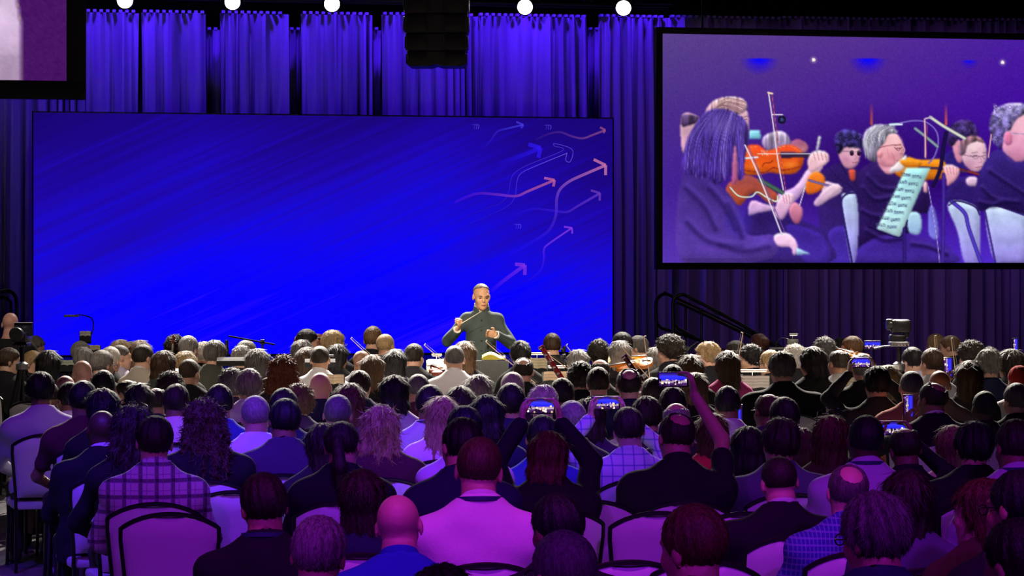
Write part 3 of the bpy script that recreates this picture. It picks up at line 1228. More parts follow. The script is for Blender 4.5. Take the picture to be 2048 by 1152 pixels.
def hair_mat(col):
    key = ('hair', tuple(col))
    if key in MATS:
        return MATS[key]
    m, nt, b, N, L = nodes_of('hair_strands')
    tc = N('ShaderNodeTexCoord')
    mp = N('ShaderNodeMapping')
    mp.inputs['Scale'].default_value = (150, 150, 14)
    L(tc.outputs['Object'], mp.inputs['Vector'])
    nz = N('ShaderNodeTexNoise')
    nz.inputs['Scale'].default_value = 1.0
    nz.inputs['Detail'].default_value = 4
    nz.inputs['Distortion'].default_value = 0.6
    L(mp.outputs['Vector'], nz.inputs['Vector'])
    cr = N('ShaderNodeValToRGB')
    cr.color_ramp.elements[0].position = 0.32
    cr.color_ramp.elements[1].position = 0.70
    cr.color_ramp.elements[0].color = (*[c * 0.55 for c in col], 1)
    cr.color_ramp.elements[1].color = (*[min(1, c * 1.5) for c in col], 1)
    L(nz.outputs['Fac'], cr.inputs['Fac'])
    L(cr.outputs['Color'], b.inputs['Base Color'])
    b.inputs['Roughness'].default_value = 0.55
    b.inputs['Specular IOR Level'].default_value = 0.35
    bp = N('ShaderNodeBump')
    bp.inputs['Strength'].default_value = 0.7
    bp.inputs['Distance'].default_value = 0.006
    L(nz.outputs['Fac'], bp.inputs['Height'])
    L(bp.outputs['Normal'], b.inputs['Normal'])
    MATS[key] = m
    return m


def skin_mat(col):
    return mat('skin', col, 0.5, noise=0.10, scale=35, bump=0.08, spec=0.4)


def cloth_mat(col):
    return mat('cloth', col, 0.88, noise=0.10, scale=140, bump=0.12, spec=0.25)


def check_mat(name, base, line, sx, sz, lw, line2=None):
    """woven check or stripe printed on the cloth, in the object's own coordinates (wraps round the body)"""
    key = ('check', name)
    if key in MATS:
        return MATS[key]
    m, nt, b, N, L = nodes_of(name)
    tc = N('ShaderNodeTexCoord')
    sp = N('ShaderNodeSeparateXYZ')
    L(tc.outputs['Object'], sp.inputs[0])

    def band(sock, freq, lw_):
        a = N('ShaderNodeMath')
        a.operation = 'MULTIPLY'
        a.inputs[1].default_value = freq
        L(sock, a.inputs[0])
        fr = N('ShaderNodeMath')
        fr.operation = 'FRACT'
        L(a.outputs[0], fr.inputs[0])
        lt = N('ShaderNodeMath')
        lt.operation = 'LESS_THAN'
        lt.inputs[1].default_value = lw_
        L(fr.outputs[0], lt.inputs[0])
        return lt.outputs[0]
    col = None
    prev = (*base, 1)
    for sock, fq, c, q in [(sp.outputs['X'], sx, line, lw), (sp.outputs['Z'], sz, line, lw)] + ([(sp.outputs['X'], sx * 2, line2, lw * .4), (sp.outputs['Z'], sz * 2, line2, lw * .4)] if line2 else []):
        if fq == 0:
            continue
        mx = N('ShaderNodeMix')
        mx.data_type = 'RGBA'
        g = N('ShaderNodeMath')
        g.operation = 'MULTIPLY'
        g.inputs[1].default_value = 0.75
        L(band(sock, fq, q), g.inputs[0])
        L(g.outputs[0], mx.inputs['Factor'])
        if col is None:
            mx.inputs['A'].default_value = prev
        else:
            L(col, mx.inputs['A'])
        mx.inputs['B'].default_value = (*c, 1)
        col = mx.outputs['Result']
    L(col, b.inputs['Base Color'])
    b.inputs['Roughness'].default_value = 0.88
    b.inputs['Specular IOR Level'].default_value = 0.25
    MATS[key] = m
    return m


def ring_mesh(kind):
    """collar, lanyard strap or neck band round the neck, in the seated body's frame"""
    if ('ring', kind) in HCACHE:
        return HCACHE[('ring', kind)]
    mb = MB()
    n = 28
    if kind == 'collar':
        v, f = [], []
        for i in range(n + 1):
            a = math.pi / 2 + .42 + (2 * math.pi - .84) * i / n   # open at the throat
            cx, sy = math.cos(a), math.sin(a)
            back = max(0, -sy)
            for (r, z) in ((.074, 1.050), (.071, 1.085 + .018 * back), (.066, 1.094 + .020 * back), (.064, 1.086 + .018 * back), (.066, 1.05)):
                v.append((cx * r * 1.02, sy * r * .98 - .012, z - .012 * sy))
        m = 5
        for i in range(n):
            for j in range(m - 1):
                f.append((i * m + j, (i + 1) * m + j, (i + 1) * m + j + 1, i * m + j + 1))
        mb.add(v, f)
    else:
        pts = []
        for i in range(n + 1):
            t = i / n
            a = math.pi * (0.02 + .96 * t)
            pts.append((-math.cos(a) * .084, -math.sin(a) * .082 - .014, 1.083 + .010 * math.sin(a)))
        pts = [(-.10, .10, .93), (-.094, .05, 1.035)] + pts + [(.094, .05, 1.035), (.10, .10, .93)]
        S = pts
        v, f = [], []
        for i, p in enumerate(S):
            v += [(p[0], p[1], p[2] - .008), (p[0] * 1.03, p[1] * 1.03, p[2] - .008), (p[0] * 1.03, p[1] * 1.03, p[2] + .008), (p[0], p[1], p[2] + .008)]
        for i in range(len(S) - 1):
            for j in range(4):
                f.append((i * 4 + j, (i + 1) * 4 + j, (i + 1) * 4 + (j + 1) % 4, i * 4 + (j + 1) % 4))
        mb.add(v, f)
    me = mb.mesh(kind)
    HCACHE[('ring', kind)] = me
    return me


def glasses_mesh():
    if 'glasses' in HCACHE:
        return HCACHE['glasses']
    mb = MB()
    for q in (-1, 1):
        mb.tube([(q * .033 + .022 * math.cos(a), .112, .006 + .017 * math.sin(a)) for a in [2 * math.pi * k / 14 for k in range(14)]], .0022, 5, closed=True)
        mb.tube([(q * .055, .110, .012), (q * .078, .08, .014), (q * .082, .0, .014), (q * .083, -.02, .0)], .0025, 5)
    mb.tube([(-.011, .114, .010), (0, .116, .013), (.011, .114, .010)], .002, 5)
    HCACHE['glasses'] = mb.mesh('glasses')
    return HCACHE['glasses']


def shoe_mesh():
    if 'shoe' in HCACHE:
        return HCACHE['shoe']
    B = Field(axis((-.07, .07, .012)), axis((-.12, .22, .014)), axis((-.005, .14, .012)))
    B.ell((0, .10, .03), (.046, .095, .042), .03)
    B.ell((0, -.03, .05), (.040, .06, .05), .04)
    B.cap((0, -.03, .05), (0, -.03, .11), .04, .04, .02)
    B.cut(lambda X, Y, Z: np.maximum(.004 - Z, Z - .115))
    HCACHE['shoe'] = B.mesh('shoe')
    return HCACHE['shoe']


SKIN = {'light': (.62, .36, .25), 'tan': (.48, .26, .16), 'brown': (.24, .12, .07), 'dark': (.07, .035, .022), 'pink': (.68, .36, .29)}
HAIR = {'black': (.008, .007, .008), 'dark': (.022, .014, .010), 'brown': (.055, .028, .015), 'light': (.16, .09, .045), 'blond': (.36, .24, .11), 'grey': (.22, .20, .18),
        'white': (.50, .47, .42), 'red': (.20, .065, .020), 'auburn': (.075, .022, .012), 'salt': (.10, .09, .085), 'scarlet': (.55, .03, .03)}


# ------------------------------------------------------------------ banquet chair
m_chair = mat('chair_fabric', (.56, .54, .58), 0.8, noise=0.08, scale=220, bump=0.15)
m_chairframe = mat('chair_frame', (.012, .010, .012), 0.35, metal=0.4)
CH = {}


def chair_shapes():
    top = lambda x: .925 - 1.05 * x * x - 6.5 * x ** 4
    hw = lambda z: .186 + .034 * min(1, max(0, (z - .50) / .36))
    yb = lambda x, z: -.205 - .16 * (z - .48) + .30 * x * x
    # cushion: padded slab with a shallow finger scoop at the top of its back
    v, f = [], []
    nx, nz = 18, 14
    rows = []
    for side in (0, 1):
        for j in range(nz + 1):
            for i in range(nx + 1):
                s = -1 + 2 * i / nx
                t = j / nz
                x = s * hw(.5 + .4 * t)
                z0, z1 = .50, top(x) - .012
                z = z0 + (z1 - z0) * t
                puff = .026 * (1 - abs(s) ** 5) * (1 - abs(2 * t - 1) ** 6) + .006
                y = yb(x, z) + (puff + .004 if side else -puff)
                if not side:
                    d = math.hypot(x / .075, (z - top(0)) / .055)
                    if d < 1:
                        y += .030 * (1 - d * d)
                v.append((x, y, z))
    m = (nx + 1) * (nz + 1)
    for j in range(nz):
        for i in range(nx):
            k = j * (nx + 1) + i
            f.append((k, k + 1, k + nx + 2, k + nx + 1))
            f.append((m + k, m + k + nx + 1, m + k + nx + 2, m + k + 1))
    for i in range(nx):
        f += [(i, m + i, m + i + 1, i + 1), (nz * (nx + 1) + i, nz * (nx + 1) + i + 1, m + nz * (nx + 1) + i + 1, m + nz * (nx + 1) + i)]
    for j in range(nz):
        a, b = j * (nx + 1), (j + 1) * (nx + 1)
        f += [(a, b, m + b, m + a), (a + nx, m + a + nx, m + b + nx, b + nx)]
    CH['cushion'] = MB().add(v, f).mesh('back_cushion', angle=60)
    # frame round the back
    pts = []
    for j in range(8):
        z = .42 + (.80 - .42) * j / 7
        pts.append((-hw(z) - .008, yb(hw(z), z), z))
    xs = [-.222, -.21, -.19, -.16, -.12, -.08, -.04, 0, .04, .08, .12, .16, .19, .21, .222]
    for x in xs:
        pts.append((x, yb(x, top(x)), min(top(x), .925)))
    for j in range(8):
        z = .80 - (.80 - .42) * j / 7
        pts.append((hw(z) + .008, yb(hw(z), z), z))
    CH['frame'] = MB().tube(pts, .0115, 8).mesh('back_frame')
    st = MB().box(-.21, .21, -.19, .24, .415, .475, .022)
    CH['seat'] = st.mesh('seat')
    for q, (sx, sy) in enumerate(((-1, -1), (1, -1), (-1, 1), (1, 1))):
        CH['leg%d' % q] = MB().tube([(sx * .19, -.185 if sy < 0 else .215, .43), (sx * .20, -.25 if sy < 0 else .235, .0)], .0125, 6).mesh('leg')
    # the same chair joined, for the far rows
    bm = bmesh.new()
    for key, mi in (('cushion', 0), ('seat', 0), ('frame', 1), ('leg0', 1), ('leg1', 1), ('leg2', 1), ('leg3', 1)):
        n0 = len(bm.faces)
        bm.from_mesh(CH[key])
        bm.faces.ensure_lookup_table()
        for fc in bm.faces[n0:]:
            fc.material_index = mi
    me = bpy.data.meshes.new('banquet_chair')
    bm.to_mesh(me)
    bm.free()
    me.materials.append(m_chair)
    me.materials.append(m_chairframe)
    CH['whole'] = me


chair_shapes()


def chair(x, y, rz, label, full=True):
    if full:
        r = empty('banquet_chair', (x, y, 0), rz)
        link('back_cushion', CH['cushion'], r, m_chair)
        link('back_frame', CH['frame'], r, m_chairframe)
        link('seat', CH['seat'], r, m_chair)
        for q in range(4):
            link('leg', CH['leg%d' % q], r, m_chairframe)
    else:
        r = link('banquet_chair', CH['whole'], None, None, (x, y, 0), (0, 0, rz))
    return tag(r, label, 'chair', 'banquet chairs of the audience')

# ------------------------------------------------------------------ the people: where each head is seen (centre x, crown y, width in pixels), hair, skin and clothing
CLOTH = {'black': ((.010, .010, .013), 'black'), 'charcoal': ((.03, .03, .035), 'dark grey'), 'navy': ((.015, .018, .06), 'navy'), 'white': ((.70, .68, .70), 'white'), 'lilac': ((.50, .46, .62), 'pale lilac'),
         'grey': ((.20, .19, .21), 'grey'), 'blue': ((.035, .05, .34), 'blue'), 'royal': ((.02, .05, .42), 'royal blue'), 'maroon': ((.07, .012, .03), 'maroon'), 'green': ((.045, .05, .04), 'dark olive'), 'beige': ((.42, .37, .30), 'beige'),
         'pinkw': ((.80, .62, .72), 'pale pink'), 'magenta': ((.42, .03, .20), 'magenta'), 'salmon': ((.55, .17, .11), 'salmon'), 'plum': ((.055, .03, .085), 'plum'), 'brown': ((.06, .03, .02), 'brown'), 'cream': ((.6, .5, .35), 'cream'),
         'red': ((.5, .03, .04), 'red'), 'slate': ((.10, .10, .17), 'slate')}
J, T_, LS, NS = 'jacket', 'tee', 'long', 'none'
PEOPLE = [
    # -- orchestra and the rows nearest to it
    (66, 671, 30, 'messy', 'grey', 'light', LS, 'black', dict(yaw=-60)),
    (63, 701, 33, 'short', 'blond', 'light', LS, 'black', dict(yaw=-70)),
    (16, 695, 37, 'short', 'brown', 'light', LS, 'black', dict(sw=1.12, yaw=-35)),
    (98, 700, 46, 'shoulder', 'black', 'tan', LS, 'black', dict()),
    (162, 682, 35, 'short', 'grey', 'light', LS, 'black', dict()),
    (168, 694, 37, 'thick', 'grey', 'light', LS, 'black', dict(p=204)),
    (165, 721, 39, 'bald', 'grey', 'pink', LS, 'grey', dict(fat=1.1)),
    (203, 700, 43, 'short', 'grey', 'light', LS, 'charcoal', dict(glasses=1, yaw=-20)),
    (219, 693, 36, 'short', 'white', 'light', LS, 'black', dict()),
    (238, 690, 33, 'buzz', 'salt', 'light', LS, 'lilac', dict(yaw=-30, col=1)),
    (242, 679, 34, 'shoulder', 'blond', 'light', LS, 'black', dict()),
    (262, 683, 30, 'short', 'dark', 'light', LS, 'black', dict()),
    (281, 680, 36, 'shoulder', 'light', 'light', LS, 'black', dict()),
    (285, 689, 38, 'crop', 'dark', 'light', J, 'beige', dict(yaw=-15, col=1, p=219, lab='person in a beige blazer seated left of the cream music stand edge')),  # the cream stand edge is light painted on a black music stand
    (328, 701, 45, 'bob', 'brown', 'light', J, 'green', dict()),
    (349, 669, 38, 'curly', 'dark', 'light', LS, 'black', dict(yaw=20)),
    (375, 671, 40, 'short', 'grey', 'light', LS, 'black', dict(p=200)),
    (407, 683, 32, 'messy', 'white', 'light', LS, 'black', dict()),
    (371, 702, 36, 'bob', 'blond', 'light', LS, 'black', dict()),
    (378, 718, 40, 'crop', 'brown', 'light', T_, 'black', dict(yaw=-25, p=238)),
    (340, 741, 44, 'curly', 'dark', 'brown', LS, 'charcoal', dict()),
    (207, 740, 43, 'short', 'black', 'brown', LS, 'charcoal', dict()),
    (82, 743, 49, 'thick', 'black', 'brown', LS, 'lilac', dict(sw=1.1)),
    (98, 764, 38, 'buzz', 'dark', 'brown', T_, 'navy', dict(col=1, sw=1.1, khaki=1)),
    (131, 751, 35, 'bald', 'dark', 'pink', LS, 'white', dict(yaw=-10)),
    (139, 764, 40, 'short', 'black', 'brown', LS, 'white', dict(yaw=15)),
    (165, 761, 46, 'short', 'black', 'brown', T_, 'maroon', dict(sw=1.1, p=315)),
    (205, 776, 50, 'shoulder', 'black', 'tan', LS, 'black', dict(p=322)),
    (255, 760, 33, 'balding', 'dark', 'tan', LS, 'black', dict(yaw=40)),
    (277, 766, 41, 'bob', 'black', 'tan', LS, 'black', dict()),
    (312, 776, 36, 'balding', 'dark', 'tan', LS, 'navy', dict(yaw=20)),
    (351, 768, 51, 'short', 'dark', 'brown', LS, 'pinkw', dict(sw=.95, p=312)),
    (203, 821, 50, 'bald', 'dark', 'dark', LS, 'black', dict(sw=1.22, fat=1.15, p=362, collarless=1, lab='person in a black shirt with a pale collar, left of the plaid shirt', aisle=1, inner=1)),
    (264, 811, 62, 'wavy', 'dark', 'tan', LS, 'black', dict(p=385, shades=1)),
    (309, 831, 69, 'short', 'dark', 'light', LS, 'plaid', dict(sw=1.12, p=410, col=1, lab='person in a dark and white plaid shirt beside the aisle', aisle=1)),
    (410, 796, 82, 'longcurly', 'brown', 'light', LS, 'black', dict(sw=1.08, p=368, lab='person in a black dress seated behind the plaid shirt')),
    (440, 768, 46, 'short', 'black', 'tan', LS, 'blue', dict(p=318)),
    (498, 737, 47, 'thick', 'grey', 'light', LS, 'lilac', dict(sw=1.1)),
    (512, 791, 56, 'crop', 'grey', 'tan', LS, 'white', dict(sw=1.1, yaw=10, p=345, lab='person in a white shirt lit blue, below the grey head')),
    (569, 797, 58, 'short', 'black', 'brown', J, 'plum', dict(sw=1.2, p=362, yaw=15, lab='person in a wide plum jacket at the middle left of the audience')),
    (684, 843, 64, 'pony', 'dark', 'tan', J, 'black', dict(sw=1.05, p=408, lab='person in a black jacket whose tied hair hangs down the back')),
    (648, 846, 50, 'long', 'dark', 'tan', LS, 'charcoal', dict(p=382)),
    (761, 811, 80, 'wavy', 'blond', 'light', LS, 'maroon', dict(p=372, sw=1.08)),
    (675, 789, 54, 'crop', 'salt', 'tan', LS, 'charcoal', dict(p=342)),
    (641, 745, 42, 'bald', 'dark', 'pink', LS, 'navy', dict(sw=1.15, p=272)),
    (565, 710, 66, 'longcurly', 'red', 'light', LS, 'charcoal', dict(p=252, lab='person with hair flowing over a dark grey top, beside the grey music stand')),
    (598, 766, 38, 'bigcurly', 'light', 'light', LS, 'plum', dict(p=285)),
    (566, 776, 48, 'short', 'black', 'brown', LS, 'navy', dict(p=320)),
    (698, 766, 66, 'long', 'auburn', 'tan', LS, 'plum', dict(p=310)),
    (720, 741, 39, 'short', 'dark', 'light', LS, 'navy', dict(yaw=-20)),
    (744, 709, 44, 'shoulder', 'light', 'light', NS, 'black', dict(p=235)),
    (790, 698, 40, 'long', 'black', 'tan', LS, 'black', dict(p=222)),
    (788, 750, 51, 'bob', 'black', 'tan', LS, 'lilac', dict(p=294)),
    (722, 701, 31, 'bald', 'dark', 'brown', LS, 'grey', dict()),
    (771, 668, 36, 'buzz', 'blond', 'tan', LS, 'black', dict(p=200)),
    (745, 652, 36, 'short', 'light', 'light', LS, 'black', dict(p=197)),
    (665, 660, 37, 'thick', 'blond', 'light', LS, 'black', dict(yaw=-50, glasses=1)),
    (613, 658, 38, 'short', 'black', 'light', LS, 'black', dict(yaw=-50)),
    (603, 679, 37, 'bob', 'salt', 'light', LS, 'black', dict()),
    (614, 694, 30, 'bob', 'brown', 'tan', LS, 'black', dict(p=212)),
    (640, 692, 36, 'buzz', 'dark', 'tan', LS, 'white', dict(sw=1.15, p=226, col=1, lab='person in a white shirt behind the music stand with a bent lamp')),
    (674, 688, 33, 'shoulder', 'black', 'tan', LS, 'black', dict()),
    (516, 697, 48, 'shoulder', 'salt', 'light', LS, 'black', dict(p=226)),
    (491, 680, 36, 'short', 'grey', 'light', LS, 'black', dict()),
    (484, 690, 35, 'messy', 'grey', 'light', LS, 'black', dict(p=210)),
    (428, 680, 37, 'thick', 'salt', 'light', J, 'green', dict(p=214)),
    (463, 735, 37, 'curly', 'salt', 'light', LS, 'plum', dict(p=262)),
    (828, 687, 37, 'short', 'dark', 'light', LS, 'charcoal', dict(sw=1.15, yaw=-15)),
    (929, 682, 34, 'long', 'light', 'light', LS, 'black', dict(p=216)),
    (909, 691, 35, 'buzz', 'salt', 'light', LS, 'white', dict(sw=1.12, p=232, col=1, lab='person in a white shirt seated right in front of the conductor')),
    (1042, 681, 36, 'updo', 'black', 'tan', LS, 'black', dict(p=212)),
    (1105, 666, 35, 'short', 'brown', 'light', LS, 'black', dict(sw=1.1)),
    (1198, 678, 40, 'curly', 'dark', 'light', LS, 'black', dict()),
    (1156, 699, 37, 'bob', 'grey', 'light', LS, 'black', dict()),
    (1047, 715, 38, 'monk', 'dark', 'pink', LS, 'black', dict(p=242)),
    (1025, 744, 46, 'crop', 'white', 'pink', LS, 'plum', dict(p=282)),
    (1023, 766, 49, 'short', 'black', 'tan', J, 'navy', dict(p=322)),
    (957, 749, 43, 'long', 'grey', 'light', LS, 'charcoal', dict(p=275)),
    (836, 748, 42, 'buzz', 'salt', 'tan', LS, 'maroon', dict(p=280)),
    (859, 769, 49, 'short', 'black', 'brown', LS, 'lilac', dict(sw=1.1, p=316, lan=1)),
    (920, 772, 42, 'shoulder', 'dark', 'tan', LS, 'black', dict(p=316)),
    (883, 792, 60, 'long', 'blond', 'light', LS, 'pinkw', dict(p=340, sw=1.0)),
    (1161, 722, 39, 'curly', 'dark', 'light', LS, 'black', dict(p=252)),
    (1200, 719, 37, 'fringe', 'dark', 'pink', LS, 'black', dict(p=236)),
    (1197, 734, 43, 'short', 'dark', 'pink', LS, 'navy', dict(p=268, lan=1)),
    (1124, 756, 45, 'short', 'black', 'brown', LS, 'black', dict(p=292)),
    (1086, 769, 34, 'messy', 'white', 'light', LS, 'plum', dict(p=318)),
    (1245, 664, 35, 'short', 'black', 'light', LS, 'black', dict(yaw=20)),
    (1277, 671, 35, 'short', 'salt', 'light', LS, 'black', dict(yaw=50)),
    (1239, 681, 42, 'shoulder', 'grey', 'light', LS, 'black', dict(p=208)),
    (1341, 668, 50, 'bigcurly', 'dark', 'light', LS, 'black', dict(yaw=45, p=206, violin=1, lab='seated player in black with an orange violin under the chin')),
    (1311, 694, 30, 'bob', 'grey', 'light', LS, 'black', dict()),
    (1417, 683, 42, 'messy', 'blond', 'light', LS, 'black', dict(yaw=50)),
    (1382, 709, 44, 'long', 'light', 'light', LS, 'charcoal', dict(p=240)),
    (1456, 701, 42, 'long', 'brown', 'light', LS, 'magenta', dict(p=238, lab='person in a magenta sweater before the right-hand music stands')),
    (1472, 681, 31, 'short', 'dark', 'light', LS, 'black', dict(yaw=50)),
    (1517, 667, 38, 'bun', 'auburn', 'light', LS, 'black', dict()),
    (1503, 688, 42, 'curly', 'black', 'light', LS, 'black', dict(yaw=50, p=212)),
    (1542, 700, 32, 'short', 'blond', 'light', LS, 'black', dict(glasses=1, yaw=20)),
    (1588, 688, 38, 'curly', 'white', 'light', LS, 'black', dict()),
    (1565, 702, 46, 'thick', 'salt', 'light', LS, 'black', dict(sw=1.5, fat=1.35, p=258, lab='very broad person in a black shirt right of the two sheets of music')),
    (1627, 693, 46, 'bob', 'black', 'tan', LS, 'black', dict(p=240)),
    (1258, 737, 46, 'monk', 'dark', 'pink', LS, 'navy', dict(p=284)),
    (1306, 755, 34, 'short', 'dark', 'tan', LS, 'navy', dict(p=284)),
    (1296, 792, 50, 'thick', 'dark', 'tan', LS, 'plum', dict(p=330)),
    (1259, 814, 58, 'short', 'dark', 'light', LS, 'bluecheck', dict(sw=1.12, p=372, phone=(1212, 806, 'two'), lab='person in a pale checked shirt holding up a phone with both hands')),
    (1354, 826, 62, 'monk', 'dark', 'tan', T_, 'black', dict(sw=1.28, fat=1.1, p=398, col=1, phone=(1346, 759, 'right'), lab='person in a black polo shirt raising a phone high with one arm')),
    (1346, 729, 38, 'short', 'black', 'tan', LS, 'black', dict(p=262)),
    (1347, 772, 48, 'short', 'black', 'brown', LS, 'lilac', dict(p=318)),
    (1389, 745, 32, 'shoulder', 'light', 'light', J, 'black', dict(p=272)),
    (1457, 772, 50, 'short', 'black', 'brown', LS, 'lilac', dict(sw=1.08, p=314, phone=(1474, 832, 'low'))),
    (1537, 788, 47, 'balding', 'brown', 'brown', LS, 'plum', dict(yaw=15, glasses=1, p=322)),
    (1571, 794, 50, 'short', 'black', 'brown', LS, 'black', dict(p=346)),
    (1354, 806, 56, 'fringe', 'grey', 'tan', LS, 'charcoal', dict(p=352)),
    (1560, 835, 64, 'thick', 'dark', 'tan', LS, 'slate', dict(sw=1.35, p=396, lab='person in a wide slate shirt seated ahead of the black sweater')),
    (1496, 852, 50, 'shoulder', 'black', 'tan', J, 'black', dict(p=376)),
    (1602, 855, 46, 'long', 'brown', 'light', LS, 'plum', dict(p=374)),
    (1661, 830, 66, 'long', 'auburn', 'light', LS, 'brown', dict(p=384, shades=1)),
    (1424, 826, 44, 'long', 'auburn', 'light', LS, 'red', dict(p=362, lab='person in a red top, right of the raised arm')),
    (1648, 673, 41, 'curly', 'salt', 'light', LS, 'black', dict()),
    (1679, 675, 28, 'short', 'black', 'light', LS, 'black', dict()),
    (1706, 672, 38, 'short', 'light', 'light', LS, 'black', dict(yaw=40, glasses=1)),
    (1678, 700, 39, 'balding', 'dark', 'brown', LS, 'grey', dict(p=230)),
    (1755, 732, 52, 'thick', 'black', 'light', LS, 'charcoal', dict(sw=1.25, p=276, phone=(1721, 725, 'two'), lab='person in a dark grey sweater lifting a phone with both bent arms')),
    (1725, 707, 35, 'short', 'grey', 'pink', LS, 'black', dict(p=244)),
    (1777, 730, 34, 'shoulder', 'blond', 'light', LS, 'black', dict(p=258)),
    (1827, 694, 34, 'short', 'black', 'light', LS, 'lilac', dict(p=222)),
    (1864, 696, 42, 'short', 'brown', 'light', LS, 'grey', dict(p=234)),
    (1871, 667, 32, 'bun', 'blond', 'light', LS, 'black', dict()),
    (1902, 671, 36, 'pony', 'light', 'light', LS, 'black', dict(yaw=30)),
    (1942, 680, 43, 'bigcurly', 'dark', 'light', LS, 'black', dict()),
    (1980, 694, 34, 'curly', 'dark', 'light', LS, 'black', dict()),
    (1977, 698, 46, 'messy', 'grey', 'light', LS, 'navy', dict(yaw=15, sw=1.1, p=246)),
    (1940, 721, 52, 'long', 'brown', 'light', LS, 'charcoal', dict(p=262, phone=(1896, 735, 'low'))),
    (1880, 741, 41, 'bald', 'grey', 'tan', LS, 'grey', dict(p=272)),
    (1823, 742, 46, 'buzz', 'salt', 'light', LS, 'salmon', dict(sw=1.15, p=284, lab='person in a salmon shirt below the camera on the tripod')),
    (1867, 764, 49, 'monk', 'dark', 'brown', J, 'black', dict(yaw=25, p=306, sw=1.15, col=1, phone=(1817, 812, 'port'), lab='person in a black suit and white collar with a phone held upright')),
    (1968, 782, 46, 'crop', 'black', 'dark', LS, 'black', dict(p=300)),
    (2034, 766, 44, 'short', 'salt', 'light', LS, 'black', dict(yaw=15, p=292)),
    (2040, 731, 44, 'cap', 'scarlet', 'light', LS, 'white', dict(p=262, lab='person wearing a red headscarf at the right picture edge')),
    (2022, 698, 36, 'long', 'dark', 'light', LS, 'black', dict(p=232, phone=(2030, 694, 'port'))),
    (1731, 830, 62, 'crop', 'black', 'dark', LS, 'lilac', dict(sw=1.15, p=392, lan=1, col=1)),
    (1813, 857, 56, 'balding', 'dark', 'brown', LS, 'black', dict(p=388, phone=(1785, 856, 'two'))),
    (1946, 842, 65, 'thick', 'black', 'tan', J, 'black', dict(sw=1.35, p=396, lab='broad person in a black jacket at the right of the audience')),
    (1906, 850, 40, 'shoulder', 'light', 'light', LS, 'cream', dict(p=372)),
    (2032, 838, 62, 'short', 'dark', 'brown', LS, 'lilac', dict(sw=1.2, p=414, lan=1, col=1)),
    # -- near rows
    (1695, 930, 76, 'monk', 'salt', 'pink', LS, 'bluestripe', dict(sw=1.2, p=500, col=1, lab='person in a blue finely striped shirt in the near rows')),
    (1755, 983, 106, 'thick', 'salt', 'tan', J, 'navy', dict(p=655, yaw=30, glasses=1, lab='person in a navy jacket and glasses in front of the striped shirt')),
    (1812, 939, 84, 'long', 'dark', 'tan', LS, 'slate', dict(p=528, sw=.95)),
    (1969, 957, 90, 'shoulder', 'auburn', 'light', LS, 'brown', dict(p=545, yaw=48, lab='person in a brown top turned to the left, near the right edge')),
    (2040, 940, 76, 'short', 'black', 'tan', LS, 'black', dict(p=560, yaw=35, glasses=1)),
    (2040, 1036, 88, 'short', 'dark', 'tan', LS, 'lilac', dict(p=680, yaw=30, lab='person in a lilac shirt in the bottom right corner')),
    (1561, 913, 74, 'buzz', 'dark', 'pink', LS, 'black', dict(sw=1.3, p=474, lab='person in a black sweater over a white collar')),
    (1391, 1008, 112, 'short', 'auburn', 'tan', J, 'black', dict(p=668, yaw=42, lab='person in dark clothes turned left, before the empty chairs')),
    (1131, 1061, 112, 'crop', 'salt', 'tan', J, 'navy', dict(p=720, yaw=28, glasses=1, lab='person in a navy jacket and glasses at the bottom middle')),
    (1118, 986, 90, 'short', 'black', 'brown', LS, 'black', dict(p=585, yaw=25, sw=1.05)),
    (958, 874, 84, 'crop', 'brown', 'light', LS, 'pinkw', dict(sw=1.16, p=505, col=1, lan=1, lab='person in a pale pink shirt with a dark lanyard, in the middle')),
    (924, 835, 68, 'short', 'black', 'light', J, 'navy', dict(p=432, yaw=20, sw=1.08)),
    (930, 811, 60, 'short', 'black', 'tan', LS, 'pinkw', dict(p=388)),
    (1096, 862, 74, 'bob', 'auburn', 'light', J, 'black', dict(sw=1.05, p=424, collarless=1, phone=(1079, 812, 'two'), lab='person in a black jacket raising a phone with both arms')),
    (1084, 830, 56, 'short', 'black', 'tan', LS, 'blue', dict(p=378)),
    (1145, 801, 44, 'crop', 'grey', 'tan', LS, 'charcoal', dict(p=342)),
    (1178, 796, 38, 'bob', 'dark', 'tan', LS, 'plum', dict(p=336)),
    (975, 789, 46, 'bob', 'black', 'tan', LS, 'navy', dict(p=344)),
    (636, 1031, 100, 'short', 'grey', 'tan', J, 'charcoal', dict(p=640, yaw=-12, lab='person in a dark grey jacket at the bottom left of the middle')),
    (798, 990, 88, 'bald', 'grey', 'pink', T_, 'royal', dict(sw=1.2, p=565, col=1, lab='person in a royal blue polo shirt in the near rows')),
    (529, 945, 92, 'short', 'dark', 'tan', LS, 'black', dict(sw=1.12, p=540, yaw=14, lan=1, lab='person in a black top with a blue lanyard in the near rows')),
    (725, 938, 90, 'shoulder', 'dark', 'tan', LS, 'navy', dict(p=500, sw=.95)),
    (889, 1128, 95, 'thick', 'dark', 'tan', LS, 'black', dict(p=790, sw=.95)),
]

